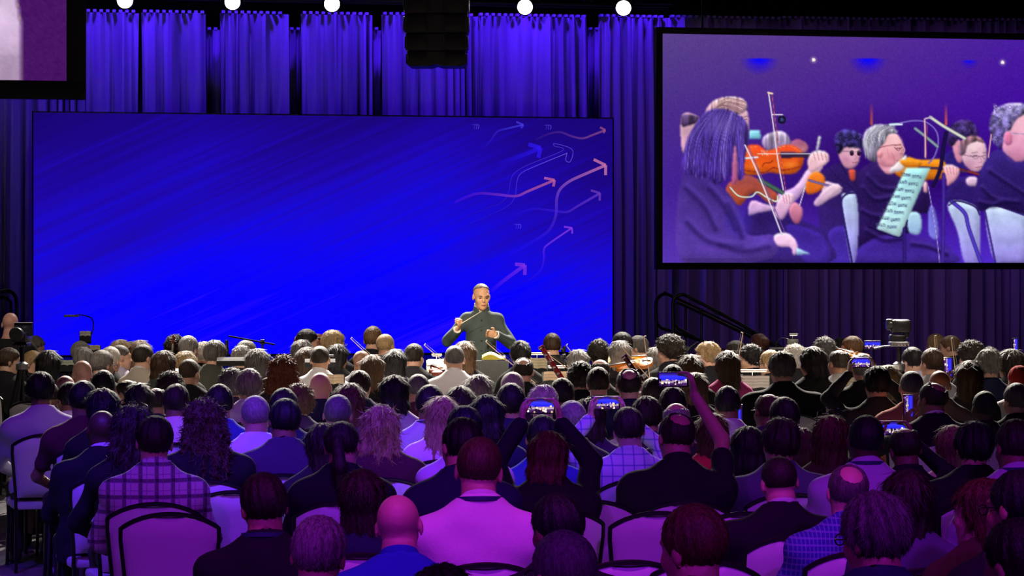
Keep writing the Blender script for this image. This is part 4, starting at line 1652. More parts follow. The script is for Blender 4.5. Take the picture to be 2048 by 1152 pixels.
# ------------------------------------------------------------------ seat the people
HT = {'short': .017, 'crop': .011, 'buzz': .004, 'thick': .026, 'balding': 0, 'fringe': 0, 'bald': 0, 'monk': .006, 'receding': .004, 'messy': .026, 'curly': .038, 'bigcurly': .05, 'long': .016, 'bob': .016, 'shoulder': .016, 'wavy': .016, 'longcurly': .020, 'pony': .009, 'bun': .012, 'updo': .02, 'cap': .012}
m_plaid = check_mat('plaid_cloth', (.62, .52, .60), (.03, .025, .05), 13.0, 13.0, .26, (.25, .18, .30))
m_bluecheck = check_mat('blue_check_cloth', (.50, .48, .66), (.10, .12, .40), 17.0, 17.0, .14)
m_bluestripe = check_mat('blue_stripe_cloth', (.04, .055, .34), (.20, .22, .52), 60.0, 36.0, .28)
m_lanyard = mat('lanyard', (.03, .035, .12), 0.5)
m_whitecollar = cloth_mat((.62, .60, .64))
m_trousers = [cloth_mat(c) for c in ((.012, .012, .016), (.02, .022, .04), (.05, .045, .04), (.10, .085, .07), (.34, .24, .16))]
m_shoe = mat('shoe_leather', (.015, .012, .010), 0.4)
m_glasses = mat('glasses_frame', (.02, .02, .02), 0.3, metal=0.6)


class P:
    pass


ppl = []
for row in PEOPLE:
    q = P()
    q.px, q.top, q.w, q.hair, q.hcol, q.skin, q.slv, q.colr, q.o = row
    pt = (q.top - 528) / .76
    pw = q.w / .172
    q.p = q.o.get('p') or pt ** .7 * pw ** .3
    lo_, hi_ = (q.top - 528) / (2.07 - 1.17), (q.top - 528) / (2.07 - 1.43)
    q.p = min(max(q.p, lo_), hi_)
    q.p = max(q.p, 197.5 if q.px < 1400 else 190)
    if 870 < q.px < 1050:
        q.p = max(q.p, 217)
    q.d = F / q.p
    q.d0 = q.d
    ppl.append(q)
CLR = Vector((-.30, 24.39))


def clash(a, b):
    xa, xb = (a.px - PX0) * a.d / F, (b.px - PX0) * b.d / F
    dx, dy = abs(xa - xb), abs(a.d - b.d)
    wx = .225 * (a.o.get('sw', 1) + b.o.get('sw', 1))
    if dx >= wx:
        return 0
    need = .60 if dx < wx * .6 else .42
    return max(0, need - dy)


for it in range(160):
    for i, a in enumerate(ppl):
        for b in ppl[i + 1:]:
            c = clash(a, b)
            if c > 0:
                s = 1 if (a.d, a.px) > (b.d, b.px) else -1
                a.d += s * c * .22
                b.d -= s * c * .22
    for a in ppl:
        a.d += (a.d0 - a.d) * .02
        a.d = min(a.d, 25.4 if a.px < 1400 else 26.4)
        if 870 < a.px < 1050:
            a.d = min(a.d, 23.2)

# ---- unique place phrases for labels
MARKS = [(309, 900, 'the plaid shirt'), (410, 930, 'the black dress'), (955, 1020, 'the pale pink shirt'), (800, 1110, 'the royal blue polo'), (1555, 1050, 'the black sweater'), (1690, 1080, 'the striped shirt'),
         (962, 640, 'the conductor'), (45, 660, 'the camera at left'), (1800, 665, 'the camera at right'), (1079, 812, 'the phone in black sleeves'), (1346, 759, 'the phone raised highest'), (1100, 722, 'the red bassoon'),
         (1300, 715, 'the orange violin'), (1456, 760, 'the magenta sweater'), (1565, 775, 'the broadest black shirt'), (1823, 800, 'the salmon shirt'), (1867, 830, 'the black suit'), (2040, 735, 'the red headscarf'),
         (285, 740, 'the beige blazer'), (640, 745, 'the stand before the white shirt'), (909, 750, 'the white shirt front centre'), (569, 920, 'the wide plum jacket'), (684, 970, 'the hair tied in a tail'), (529, 1060, 'the blue lanyard'),
         (1721, 725, 'the grey sweater phone'), (1200, 870, 'the checked shirt'), (150, 640, 'the gooseneck lamp'), (500, 680, 'the boom microphone'), (1440, 640, 'the stair rails'), (1560, 950, 'the wide slate shirt')]
USED = set()


def place_words(px, py):
    c = []
    for (mx, my, nm) in MARKS:
        dx, dy = px - mx, py - my
        r = math.hypot(dx, dy)
        if r < 14:
            continue
        a = math.degrees(math.atan2(-dy, dx)) % 360
        d8 = ['right of', 'above and right of', 'above', 'above and left of', 'left of', 'below and left of', 'below', 'below and right of'][int((a + 22.5) // 45) % 8]
        rg = 'just ' if r < 75 else ('' if r < 160 else 'well ')
        c.append((r, f'{rg}{d8} {nm}'))
    for r, ph in sorted(c):
        if ph not in USED:
            USED.add(ph)
            return ph
    return 'among the audience'


EMPTY_CHAIRS = [(344, 1028), (1300, 1026), (1168, 1003), (1395, 1003), (1560, 1004), (1130, 1030), (1470, 1027), (1700, 1028), (470, 984), (470, 1010), (600, 1010), (1240, 1124), (1385, 1124), (1030, 1126), (1890, 1030), (1080, 980)]


def phone(P_, rz, portrait, tilt, s=1.0, label=None):
    r = empty('smartphone', P_, rz)
    r.rotation_euler = (math.radians(tilt), math.radians(90) if portrait else 0, rz)
    b = MB().box(-.078, .078, -.0045, .0045, -.039, .039, .004)
    b.build('case', m_blackmetal, r)
    # little live picture: blue stage above, bright players below, dark heads at the bottom
    rnd = random.Random(int(P_[0] * 1000))
    its = []
    bands = [(-.034, -.016, (40, 12, 60), (90, 50, 120)), (-.016, -.004, (200, 180, 190), (150, 120, 160)), (-.004, .02, (30, 30, 255), (60, 60, 255)), (.02, .034, (60, 40, 190), (30, 10, 90))]
    for z0, z1, c0, c1 in bands:
        its.append(([(-.07, z0), (.07, z0), (.07, z1), (-.07, z1)], [(*lin(c0), 1)] * 2 + [(*lin(c1), 1)] * 2, None, -.0048))
    for k in range(26):
        x, z = rnd.uniform(-.066, .066), rnd.uniform(-.032, .0)
        w = rnd.uniform(.002, .006)
        c = rnd.choice([(250, 240, 230), (30, 10, 50), (255, 220, 180), (120, 70, 200), (20, 10, 40)])
        its.append(([(x - w, z - w), (x + w, z - w), (x + w, z + w), (x - w, z + w)], [(*lin(c), 1)] * 4, None, -.0051))
    link('screen', flat_mesh('screen', its), r, picture_mat('phone_picture', 1.1))
    return tag(r, label or 'smartphone with a lit picture, ' + 'held ' + place_words(PX0 + P_[0] * F / P_[1], PY0 + (H - P_[2]) * F / P_[1]), 'phone', 'phones filming the concert')


PHONES = {(1212, 806): 'phone held by the person in the pale checked shirt', (1346, 759): 'phone raised highest, at the end of one bare arm', (1474, 832): 'phone held low beside a pale lilac shirt, upright',
          (1721, 725): 'phone lifted by the person in a dark grey sweater', (1896, 735): 'phone held upright near the person with very long hair', (1817, 812): 'phone held upright before the salmon shirt', (2030, 694): 'phone held above the red headscarf',
          (1785, 856): 'phone held sideways just below the black suit', (1079, 812): 'phone held up by two arms in black sleeves', (1745, 690): 'phone held sideways left of the camera at right'}


def build_person(q):
    o = q.o
    h = H - (q.top - PY0) * q.d / F
    s = h / (1.299 + HT[q.hair])
    s = min(max(s, .84), 1.16)
    x, y = (q.px - PX0) * q.d / F, q.d
    rz = YAW * .5 + RND.uniform(-.07, .07)
    if q.d > 20.8:
        rz = .55 * math.atan2(-(CLR.x - x), max(1.5, CLR.y - y) if y < CLR.y else 1.5) + RND.uniform(-.06, .06)
        rz = min(max(rz, -.8), .8)
    if q.px < 300 and q.d < 20.5:
        rz = .34 + RND.uniform(-.04, .04)
    rz = o.get('by', rz)
    # the head sits a little ahead of the hips; keep the head over its pixel
    root = empty('person', (x, y, 0), rz, s)
    sw = o.get('sw', 1.0) if 'sw' in o else (.92 if q.hair in ('long', 'bob', 'shoulder', 'wavy', 'longcurly', 'pony', 'bun', 'updo') else 1.04)
    near = q.d < 17
    fine = .0096 if q.d < 13.5 else (.0120 if q.d < 18 else .0145)
    yaw = o.get('yaw', RND.choice((-10, 0, 10)))
    pitch = RND.choice((-7, 2)) if 'yaw' not in o else -4
    arms, ha, up = dict(LAP), None, False
    if 'phone' in o:
        ppx, ppy, kind = o['phone']
        dd = q.d + (.34 if kind in ('two', 'right') else .30) * s
        Pw = Vector(((ppx - PX0) * dd / F, dd, H - (ppy - PY0) * dd / F))
        pl = Matrix.Rotation(-rz, 3, 'Z') @ (Pw - Vector((x, y, 0))) / s
        ha = {}
        if kind in ('two', 'right'):
            for k, sg in (('L', -1), ('R', 1)):
                if kind == 'right' and k == 'L':
                    continue
                arms[k] = (tuple(pl + Vector((sg * .098, -.055, -.075))), (sg * .9, -.1, -.7))
                ha[k] = ((-sg * .12, .40, .9), (0, -1, .2), .55, -sg)
            up = True
        else:
            k, sg = ('L', -1) if pl.x < 0 else ('R', 1)
            arms[k] = (tuple(pl + Vector((sg * .02, -.03, -.13))), (sg * .9, -.2, -.6))
            ha[k] = ((-sg * .1, .25, .95), (-sg * .6, -.8, 0), .5, -sg)
            up = True
        ph = phone(Pw, rz, kind in ('port', 'low'), -8, s, PHONES.get((ppx, ppy)))
    if 'violin' in o:
        arms['L'] = ((-.20, .42, 1.02), (-.5, 0, -1))
        arms['R'] = ((.22, .30, .98), (1, -.2, -.3))
    sw_r, fat_r = (round(sw * 12) / 12 if near else round(sw * 7) / 7), o.get('fat', 1.0)
    body, top, tro, hc, R, A = seated_meshes(sw_r, yaw, pitch, arms, q.slv, fat_r, fine, up, ha, RND.choice((-5, 4)) if near else 0)
    link('body', body, root, skin_mat(SKIN[q.skin]))
    cm = {'plaid': m_plaid, 'bluecheck': m_bluecheck, 'bluestripe': m_bluestripe}.get(q.colr)
    if cm is None:
        cm = cloth_mat(CLOTH[q.colr][0])
    link({'jacket': 'jacket', 'tee': 'shirt', 'long': 'shirt', 'none': 'top'}[q.slv], top, root, cm)
    link('trousers', tro, root, m_trousers[4] if o.get('khaki') else RND.choice(m_trousers[:4]))
    if q.hair != 'bald':
        hm = hair_mesh(q.hair, RND.randrange(2) if near else 0, .0080 if q.d < 14 else .0115)
        ho = link('headscarf' if q.hair == 'cap' else 'hair', hm, root, hair_mat(HAIR[q.hcol]) if q.hair != 'cap' else cloth_mat(HAIR['scarlet']))
        ho.matrix_local = Matrix.Translation(hc) @ R.to_4x4()
    if o.get('col'):
        link('collar', ring_mesh('collar'), root, m_whitecollar if q.slv == 'jacket' else cm)
    if o.get('collarless') or (q.px, q.top) in ((1561, 913), (725, 938)):
        link('collar', ring_mesh('collar'), root, m_whitecollar)
    if o.get('lan'):
        link('lanyard', ring_mesh('lanyard'), root, m_lanyard)
    if o.get('glasses'):
        g = link('glasses', glasses_mesh(), root, m_glasses)
        g.matrix_local = Matrix.Translation(hc) @ R.to_4x4()
    if o.get('shades'):
        g = link('sunglasses', glasses_mesh(), root, m_glasses)
        g.matrix_local = Matrix.Translation(hc) @ R.to_4x4() @ Matrix.Translation((0, -.035, .095)) @ Matrix.Rotation(.5, 4, 'X')
    if o.get('aisle') or (q.px < 300 and q.d < 20.5):
        for sd in (-1, 1):
            link('shoe', shoe_mesh(), root, m_shoe, (.085 * sw_r * sd * 1.32, .36, 0))
    cw = {'plaid': 'plaid', 'bluecheck': 'checked', 'bluestripe': 'striped'}.get(q.colr) or CLOTH[q.colr][1]
    gm = {'jacket': 'jacket', 'tee': 'polo shirt' if o.get('col') else 'T-shirt', 'long': 'shirt' if o.get('col') else 'top', 'none': 'sleeveless top'}[q.slv]
    tag(root, o.get('lab') or f"person in {cw} {gm} seated {place_words(q.px, q.top + .12 * F / q.d)}", 'person', 'orchestra players' if q.d > 22.3 else 'seated audience')
    q.root, q.s, q.rz, q.x, q.y, q.hc, q.A = root, s, rz, x, y, hc, A


ORD = ('label order',)
for q in sorted(ppl, key=lambda a: a.d):
    build_person(q)
for q in sorted(ppl, key=lambda a: a.d):
    if q.d > 24.2:
        continue
    pp = F / (q.d - .2)
    ch = chair(q.x, q.y, q.rz, 'x', q.d < 15.2)
    ch['label'] = f"pale banquet chair {place_words(q.px, PY0 + (H - .9) * pp)}"
    if q.d > 21.0:
        ch['group'] = 'banquet chairs of the orchestra'

# empty chairs between the near rows, placed by the top of the back
for (px, py) in EMPTY_CHAIRS:
    pp = (py - PY0) / (H - .925)
    d = F / pp + .27
    x = (px - PX0) * d / F
    bad = False
    for q in ppl:
        if abs(q.x - x) < .40 and abs(q.y - d) < .34:
            bad = True
    if bad:
        continue
    e = chair(x, d, YAW * .5, 'x', True)
    e['label'] = f"empty pale banquet chair {place_words(px, py + 12)}"

# ------------------------------------------------------------------ the conductor and the technician (standing)


def standing_meshes(arms, hand_args, yaw, pitch, fine=.0075, sleeve=.018, hem=.78, sw=1.0, hc=(0, .025, 1.597)):
    R = rot_zx(math.radians(yaw), math.radians(pitch))
    hc = Vector(hc)
    sh = .170 * sw
    S = {'L': Vector((-sh, -.01, 1.378)), 'R': Vector((sh, -.01, 1.378))}
    A = {q: ik(S[q], arms[q][0], .285, .255, arms[q][1]) for q in 'LR'}
    xm = max(abs(A[q][k].x) for q in 'LR' for k in (0, 1)) + .16
    y1 = max(max(A[q][1].y for q in 'LR') + .2, .22)
    tor = [(.84, .160, .115, 0), (.92, .168, .120, 0), (1.04, .150, .108, 0), (1.16, .156, .110, 0), (1.28, .174, .116, -.004), (1.34, .178, .108, -.010), (1.385, .164, .096, -.014), (1.425, .124, .080, -.016), (1.465, .082, .064, -.014), (1.505, .060, .056, -.010), (1.54, .055, .055, -.006)]
    B = Field(axis((-xm, -.3, .016), (-.3, .3, fine), (.3, xm, .016)) if xm > .31 else axis((-xm, xm, fine)), axis((-.2, -.13, .016), (-.13, y1, fine)), axis((-.01, .8, .03), (.8, 1.1, .02), (1.1, 1.78, fine)))
    B.prof([(z, wx * sw * (.92 if z < 1.47 else 1), wy * (.92 if z < 1.47 else 1), cy) for z, wx, wy, cy in tor])
    B.cap((0, -.012, 1.45), hc + R @ Vector((0, -.03, -.045)), .057, .053, .03)
    head_parts(B, hc, R)
    for q, sd in (('L', -1), ('R', 1)):
        e, w = A[q]
        B.cap(S[q], e, .044, .036, .03)
        B.cap(e, w, .037, .026, .015)
        ha = hand_args[q]
        hand(B, w, ha[0], ha[3], ha[1], ha[2])
        B.cap((.088 * sd, 0, .88), (.095 * sd, .01, .48), .075, .052, .03)
        B.cap((.095 * sd, .01, .48), (.095 * sd, -.02, .09), .052, .036, .02)
        B.cap((.095 * sd, -.04, .04), (.11 * sd, .14, .03), .036, .03, .02)
    body = B.mesh('body')
    C = Field(axis((-xm, xm, .0125)), axis((-.21, y1, .0125)), axis((hem - .04, 1.56, .0125)))
    C.prof([(hem, .178 * sw, .128, 0)] + [(z, wx * sw, wy, cy) for z, wx, wy, cy in tor if .85 < z < 1.50], off=sleeve * .8)
    for q in 'LR':
        e, w = A[q]
        C.ell(S[q], (.055 + sleeve * .6, .056 + sleeve * .6, .054 + sleeve * .4), .06)
        C.cap(S[q], e, .052 + sleeve * .5, .045 + sleeve * .5, .03)
        C.cap(e, e.lerp(w, .90), .046 + sleeve * .4, .036 + sleeve * .5, .02)
    C.ripple(lambda X, Y, Z: .003 * np.sin(Z * 40 + 2 * np.sin(X * 11)) + .0025 * np.sin(X * 33 + Z * 17))
    C.cut(lambda X, Y, Z: np.where(X * X + Y * Y < .02, Z - (1.497 - .30 * np.clip(Y, -.08, .09)), -1))
    top = C.mesh('jacket')
    Tr = Field(axis((-.26, .26, .022)), axis((-.2, .22, .022)), axis((.03, 1.0, .026)))
    Tr.prof([(.80, .165, .12, 0), (.96, .165, .12, 0)], off=.006)
    for sd in (-1, 1):
        Tr.cap((.088 * sd, 0, .86), (.095 * sd, .01, .48), .09, .07, .03)
        Tr.cap((.095 * sd, .01, .48), (.095 * sd, -.02, .07), .07, .062, .02)
    return body, top, Tr.mesh('trousers'), hc, R, A


CP = 205.0
cx_, cy_ = (963 - PX0) / CP, F / CP
pod = empty('podium', (cx_, cy_, 0), YAW * .5)
tag(pod, 'low carpeted black podium under the conductor', 'podium')
MB().box(-.55, .55, -.5, .5, .0, .13, .008).build('riser', m_black, pod)
MB().box(-.56, .56, -.51, .51, .13, .15, .005).build('carpet_top', mat('podium_carpet', (.03, .03, .035), .95, bump=.2, scale=200), pod)
con = empty('person', (cx_, cy_, .15), math.pi)
tag(con, 'conductor standing in a dark grey collarless jacket, raising a thin baton', 'person')
c_arms = {'R': ((.235, .27, 1.285), (.58, -.52, -.65)), 'L': ((-.145, .27, 1.235), (-.62, -.5, -.55))}
c_hand = {'R': ((-.35, .55, .55), (-.6, .1, .75), .75, 1), 'L': ((.85, .45, .18), (.0, .25, .95), .45, -1)}
body, top, tro, hc, R, A = standing_meshes(c_arms, c_hand, 14, -10, sw=.86)
link('body', body, con, skin_mat((.66, .38, .24)))
m_suit = mat('suit_cloth', (.040, .062, .066), .8, noise=.12, scale=150, bump=.1)
link('jacket', top, con, m_suit)
link('trousers', tro, con, mat('trouser_cloth', (.03, .035, .04), .85))
hm = link('hair', hair_mesh('receding', 5, .006), con, hair_mat((.20, .17, .14)))
hm.matrix_local = Matrix.Translation(hc) @ R.to_4x4()
hd = Matrix.Translation(hc) @ R.to_4x4()
for sd in (-1, 1):
    e = MB().lathe([(.001, -.0105), (.007, -.008), (.0105, 0), (.007, .008), (.001, .0105)], 12).build('eye', mat('eye', (.05, .035, .03), .25), con)
    e.matrix_local = hd @ Matrix.Translation((sd * .031, .0835, .006)) @ Matrix.Diagonal((1.3, .9, .62, 1))
    b = MB().tube([(sd * .016, .096, .024), (sd * .032, .095, .029), (sd * .050, .082, .024)], [.0035, .0045, .002], 6).build('eyebrow', hair_mat((.16, .11, .08)), con)
    b.matrix_local = hd
lp = MB().tube([(-.022, .094, -.061), (-.010, .1015, -.059), (0, .103, -.061), (.010, .1015, -.059), (.022, .094, -.061)], [.002, .0042, .0042, .0042, .002], 6).build('lips', mat('lips', (.40, .12, .10), .4), con)
lp.matrix_local = hd
# stand-up jacket collar, white shirt collar and cuffs


def band(name, r0, r1, z0, z1, gap, material, parent, cy=-.012, slope=-.3):
    v, f = [], []
    n = 30
    for i in range(n + 1):
        a = math.pi / 2 + gap + (2 * math.pi - 2 * gap) * i / n
        c_, s_ = math.cos(a), math.sin(a)
        for (r, z) in ((r0, z0), (r1, z1), (r1 - .005, z1), (r0 - .005, z0)):
            v.append((c_ * r, s_ * r + cy, z + slope * s_ * r))
    for i in range(n):
        for j in range(4):
            f.append((i * 4 + j, (i + 1) * 4 + j, (i + 1) * 4 + (j + 1) % 4, i * 4 + (j + 1) % 4))
    return MB().add(v, f).build(name, material, parent)


band('collar', .084, .075, 1.462, 1.512, .30, m_suit, con)
m_shirt = cloth_mat((.78, .76, .74))
band('shirt_collar', .073, .069, 1.47, 1.535, .16, m_shirt, con)
for q in 'LR':
    e, w = A[q]
    d = (w - e).normalized()
    MB().tube([w - d * .05, w + d * .012], [.036, .038], 16).build('cuff', m_shirt, con)
for k in range(5):
    MB().lathe([(.001, -.004), (.008, -.003), (.009, 0), (.007, .003), (.001, .004)], 10, axis='y').build('button', mat('button', (.02, .02, .02), .4), con, (.0, .134 - .004 * abs(k - 2), 1.38 - .10 * k))
# baton, held in the raised hand
hR = con.matrix_basis @ (A['R'][1] + Vector((-.035, .055, .055)))
bt = empty('baton', hR)
tag(bt, "thin white baton in the conductor's raised hand", 'baton')
tip = Vector((((964 - PX0) / CP), hR.y - .1, H - (621 - PY0) / CP)) - hR
MB().tube([(0, 0, 0), tip * .5, tip], [.0042, .0036, .0025], 8).build('shaft', mat('baton_white', (.85, .78, .62), .5), bt)
MB().lathe([(.002, -.03), (.010, -.022), (.012, -.01), (.008, .004), (.004, .012)], 12).build('grip', mat('cork', (.35, .2, .1), .8), bt).rotation_euler = tip.to_track_quat('Z', 'Y').to_euler()

# technician behind the camera at the left
TP = 214.0
tech = empty('person', ((20 - PX0) / TP, F / TP, 0), .05, (H - (626 - PY0) / TP) / 1.717)
tag(tech, 'technician in a black T-shirt standing behind the camera at left', 'person')
t_arms = {'R': ((.20, .32, 1.15), (.8, -.4, -.6)), 'L': ((-.20, .30, 1.12), (-.8, -.4, -.6))}
t_hand = {'R': ((-.2, .9, .2), (0, 0, 1), .5, -1), 'L': ((.2, .9, .2), (0, 0, 1), .5, 1)}
body, top, tro, hc, R, A = standing_meshes(t_arms, t_hand, 6, -4, .010, .012, .86, 1.08)
link('body', body, tech, skin_mat(SKIN['pink']))
link('shirt', top, tech, cloth_mat(CLOTH['black'][0]))
link('trousers', tro, tech, m_trousers[0])

# ------------------------------------------------------------------ projection screens


def lit_screen(name, label, px0, px1, py0, py1, border, d0, items, bleft=True):
    """black-bordered screen; picture window given by pixel edges, items drawn in pixels"""
    og = on_plane((px0 + px1) / 2, (py0 + py1) / 2, d0)
    r = empty(name, og, YAW)
    tag(r, label, 'screen')
    xa, xb = wall_uz(px0, 300, d0, og)[0], wall_uz(px1, 300, d0, og)[0]
    mid = (px0 + px1) / 2
    zb, zt = wall_uz(mid, py1, d0, og)[1], wall_uz(mid, py0, d0, og)[1]
    bt_, bb, bl, br = border
    fr = MB()
    for (a, b, c, d) in ((xa - bl, xb + br, zt, zt + bt_), (xa - bl, xb + br, zb - bb, zb), (xa - bl, xa, zb, zt), (xb, xb + br, zb, zt)):
        fr = MB().box(a, b, -.05, .06, c, d, .006)
        fr.build('border', m_black, r)
    its = []
    for pts, cols, faces, y in items:
        P2 = []
        for p in pts:
            u, z = wall_uz(p[0], p[1], d0, og)
            P2.append((min(max(u, xa), xb), min(max(z, zb), zt)))
        its.append((P2, cols, faces, y))
    link('picture', flat_mesh('picture', its), r, picture_mat('screen_picture'))
    MB().box(xa - bl, xb + br, .02, .055, zb - bb, zt + bt_).build('backing', m_black, r, smooth=False)
    for x in (xa + .5, xb - .5):
        MB().tube([(x, .0, zt + bt_ - .02), (x, .0, 8.6 - og.z)], .012).build('hanging_chain', m_blackmetal, r)
    return r


# the pictures on the screens are painted into a fine grid of coloured points
class Canvas:
    def __init__(self, x0, x1, y0, y1, step):
        self.x = np.arange(x0, x1 + step, step, dtype=np.float32)
        self.y = np.arange(y0, y1 + step, step, dtype=np.float32)
        self.C = np.zeros((len(self.y), len(self.x), 3), dtype=np.float32)
        self.step = step
        g = np.random.default_rng(3)
        h, w = self.C.shape[:2]

        def noise(ny, nx):
            n_ = g.random((ny + 2, nx + 2)).astype(np.float32)
            yy, xx = np.linspace(0, ny, h), np.linspace(0, nx, w)
            i, j = yy.astype(int), xx.astype(int)
            fy, fx = (yy - i)[:, None], (xx - j)[None, :]
            return (n_[i][:, j] * (1 - fx) + n_[i][:, j + 1] * fx) * (1 - fy) + (n_[i + 1][:, j] * (1 - fx) + n_[i + 1][:, j + 1] * fx) * fy
        self.hairn = (noise(h // 26, w // 2) * .6 + noise(h // 12, w // 3) * .4)
        self.clothn = noise(h // 11, w // 14) * .6 + noise(h // 5, w // 6) * .4
        self.curln = noise(h // 4, w // 4)

    @staticmethod
    def blur(m, r):
        r = max(1, int(r))
        for ax in (0, 1):
            p = np.concatenate([np.zeros_like(np.take(m, [0], ax)), np.cumsum(np.pad(m, [(r, r) if k == ax else (0, 0) for k in (0, 1)]), axis=ax)], axis=ax)
            n_ = m.shape[ax]
            m = (np.take(p, range(2 * r + 1, 2 * r + 1 + n_), ax) - np.take(p, range(0, n_), ax)) / (2 * r + 1)
        return m

    def paint(self, mask, colr):
        self.C = self.C * (1 - mask[..., None]) + colr * mask[..., None]


CV = [None]


def poly(pts, c0, c1=None, smooth=True, a=1.0, tex=None, sh=.24, soft=1):
    cv = CV[0]
    c1 = c1 or c0
    P2 = [(p.x, p.y) for p in spline([(x, y, 0) for x, y in pts], 4, True)] if smooth else pts
    q = np.array(P2, dtype=np.float32)
    X, Y = np.meshgrid(cv.x, cv.y)
    m = np.zeros(X.shape, dtype=bool)
    for i in range(len(q)):
        xa, ya = q[i - 1]
        xb, yb = q[i]
        if ya == yb:
            continue
        k = ((cv.y > ya) != (cv.y > yb))
        if not k.any():
            continue
        xc = xa + (cv.y[k] - ya) * (xb - xa) / (yb - ya)
        m[k] ^= cv.x[None, :] < xc[:, None]
    M = Canvas.blur(m.astype(np.float32), soft)
    y0, y1 = q[:, 1].min(), q[:, 1].max()
    t = np.clip((Y - y0) / max(1e-6, y1 - y0), 0, 1)[..., None]
    colr = np.array(c0, dtype=np.float32) * (1 - t) + np.array(c1, dtype=np.float32) * t
    r = max(2, int(.11 * math.sqrt(m.sum() + 1)))
    r = min(r, 14)
    b = Canvas.blur(m.astype(np.float32), r)
    s_ = np.roll(b, (-r, -r // 2), (0, 1)) - np.roll(b, (r, r // 2), (0, 1))
    f_ = 1 + sh * s_ - sh * .35 * (1 - b)
    if tex == 'hair':
        f_ = f_ * (.45 + 1.1 * cv.hairn)
    elif tex == 'curl':
        f_ = f_ * (.45 + 1.1 * cv.curln)
    else:
        f_ = f_ * (.90 + .20 * cv.clothn)
    cv.paint(M * a, np.clip(colr * f_[..., None], 0, 255))


def stroke(pts, w, c, a=1.0, n=5, ca=None, soft=False):
    cv = CV[0]
    S_ = spline([(x, y, 0) for x, y in pts], n)
    X, Y = np.meshgrid(cv.x, cv.y)
    d = np.full(X.shape, 1e6, dtype=np.float32)
    for p, q in zip(S_[:-1], S_[1:]):
        vx, vy = q.x - p.x, q.y - p.y
        g_ = w * (2.2 if soft else 1) + 3
        x0, x1 = min(p.x, q.x) - g_, max(p.x, q.x) + g_
        y0, y1 = min(p.y, q.y) - g_, max(p.y, q.y) + g_
        i0, i1 = np.searchsorted(cv.x, (x0, x1))
        j0, j1 = np.searchsorted(cv.y, (y0, y1))
        if i1 <= i0 or j1 <= j0:
            continue
        xs, ys = X[j0:j1, i0:i1], Y[j0:j1, i0:i1]
        t = np.clip(((xs - p.x) * vx + (ys - p.y) * vy) / (vx * vx + vy * vy + 1e-6), 0, 1)
        d[j0:j1, i0:i1] = np.minimum(d[j0:j1, i0:i1], np.hypot(xs - p.x - t * vx, ys - p.y - t * vy))
    m = np.clip((w / 2 - d) / 1.2 + .5, 0, 1) * a
    f_ = .75 + .5 * np.clip(1 - d / max(.6, w / 2), 0, 1)
    if soft:
        m, f_ = np.where(d < w * 2.2, np.exp(-(d / w) ** 2), 0) * a, np.ones_like(d)
    if ca:
        m = m * np.clip((Y - ca[0]) / (ca[1] - ca[0]), 0, 1)
    cv.paint(m, np.clip(np.array(c, dtype=np.float32) * f_[..., None], 0, 255))


def blob(cx, cy, rx, ry, c, a0=1.0, a1=0.0, half=False):
    cv = CV[0]
    X, Y = np.meshgrid(cv.x, cv.y)
    r = np.hypot((X - cx) / rx, (Y - cy) / ry)
    m = np.where(r < 1, a0 + (a1 - a0) * r, 0)
    if half:
        m = m * np.clip((Y - cy) / 2 + .5, 0, 1)
    cv.paint(m, np.array(c, dtype=np.float32))


def canvas_items():
    cv = CV[0]
    g = np.random.default_rng(5)
    C = cv.C + g.normal(0, 3.0, cv.C.shape[:2])[..., None]
    for k in range(3):
        C[..., k] = .75 * C[..., k] + .25 * Canvas.blur(C[..., k], 1)
    C = np.clip(C, 0, 255) / 255
    L_ = np.where(C <= .04045, C / 12.92, ((C + .055) / 1.055) ** 2.4)
    h, w = L_.shape[:2]
    X, Y = np.meshgrid(cv.x, cv.y)
    pts = np.stack([X.ravel(), Y.ravel()], 1).tolist()
    cols = np.concatenate([L_.reshape(-1, 3), np.ones((h * w, 1))], 1).tolist()
    i = np.arange(h * w).reshape(h, w)
    f = np.stack([i[:-1, :-1].ravel(), i[1:, :-1].ravel(), i[1:, 1:].ravel(), i[:-1, 1:].ravel()], 1).tolist()
    return [(pts, cols, f, -.001)]


def A_(pts):
    return [(1340 + x / 3.2, 170 + y / 3.2) for x, y in pts]


def B_(pts):
    return [(1640 + x / 3.49, 200 + y / 3.49) for x, y in pts]


# background of the picture
CV[0] = Canvas(1318, 2142, 66, 531, 1.6)
BGC = np.array([[(90, 66, 138), (86, 50, 146), (70, 24, 166)], [(74, 46, 138), (70, 28, 146), (62, 8, 160)], [(68, 34, 150), (50, 12, 120), (48, 4, 130)], [(88, 54, 178), (80, 40, 190), (84, 46, 214)]], dtype=np.float32)
_h, _w = CV[0].C.shape[:2]
_a, _b = np.linspace(0, 2, _w), np.linspace(0, 3, _h)
_i, _j = np.minimum(1, _a.astype(int)), np.minimum(2, _b.astype(int))
_fa, _fb = (_a - _i)[None, :, None], (_b - _j)[:, None, None]
CV[0].C = ((BGC[_j][:, _i] * (1 - _fa) + BGC[_j][:, _i + 1] * _fa) * (1 - _fb) + (BGC[_j + 1][:, _i] * (1 - _fa) + BGC[_j + 1][:, _i + 1] * _fa) * _fb).astype(np.float32)
for (x, y, s) in ((1519, 117, 1), (1736, 117, 1), (1938, 121, .55)):
    blob(x, y, 40 * s, 34 * s, (20, 0, 255), .9 * s, 0, True)
    blob(x, y, 26 * s, 14 * s, (10, 10, 255), 1, .0, True)
for (x, y) in ((1627, 120), (2005, 125)):
    blob(x, y, 9, 9, (255, 240, 220), .5, 0)
    blob(x, y, 3.4, 3.4, (255, 250, 235), 1, 1)
for (x, y) in ((1743, 248), (1892, 248)):
    stroke([(x, y - 44), (x, y)], 6, (240, 100, 70), .85, ca=(y - 44, y))
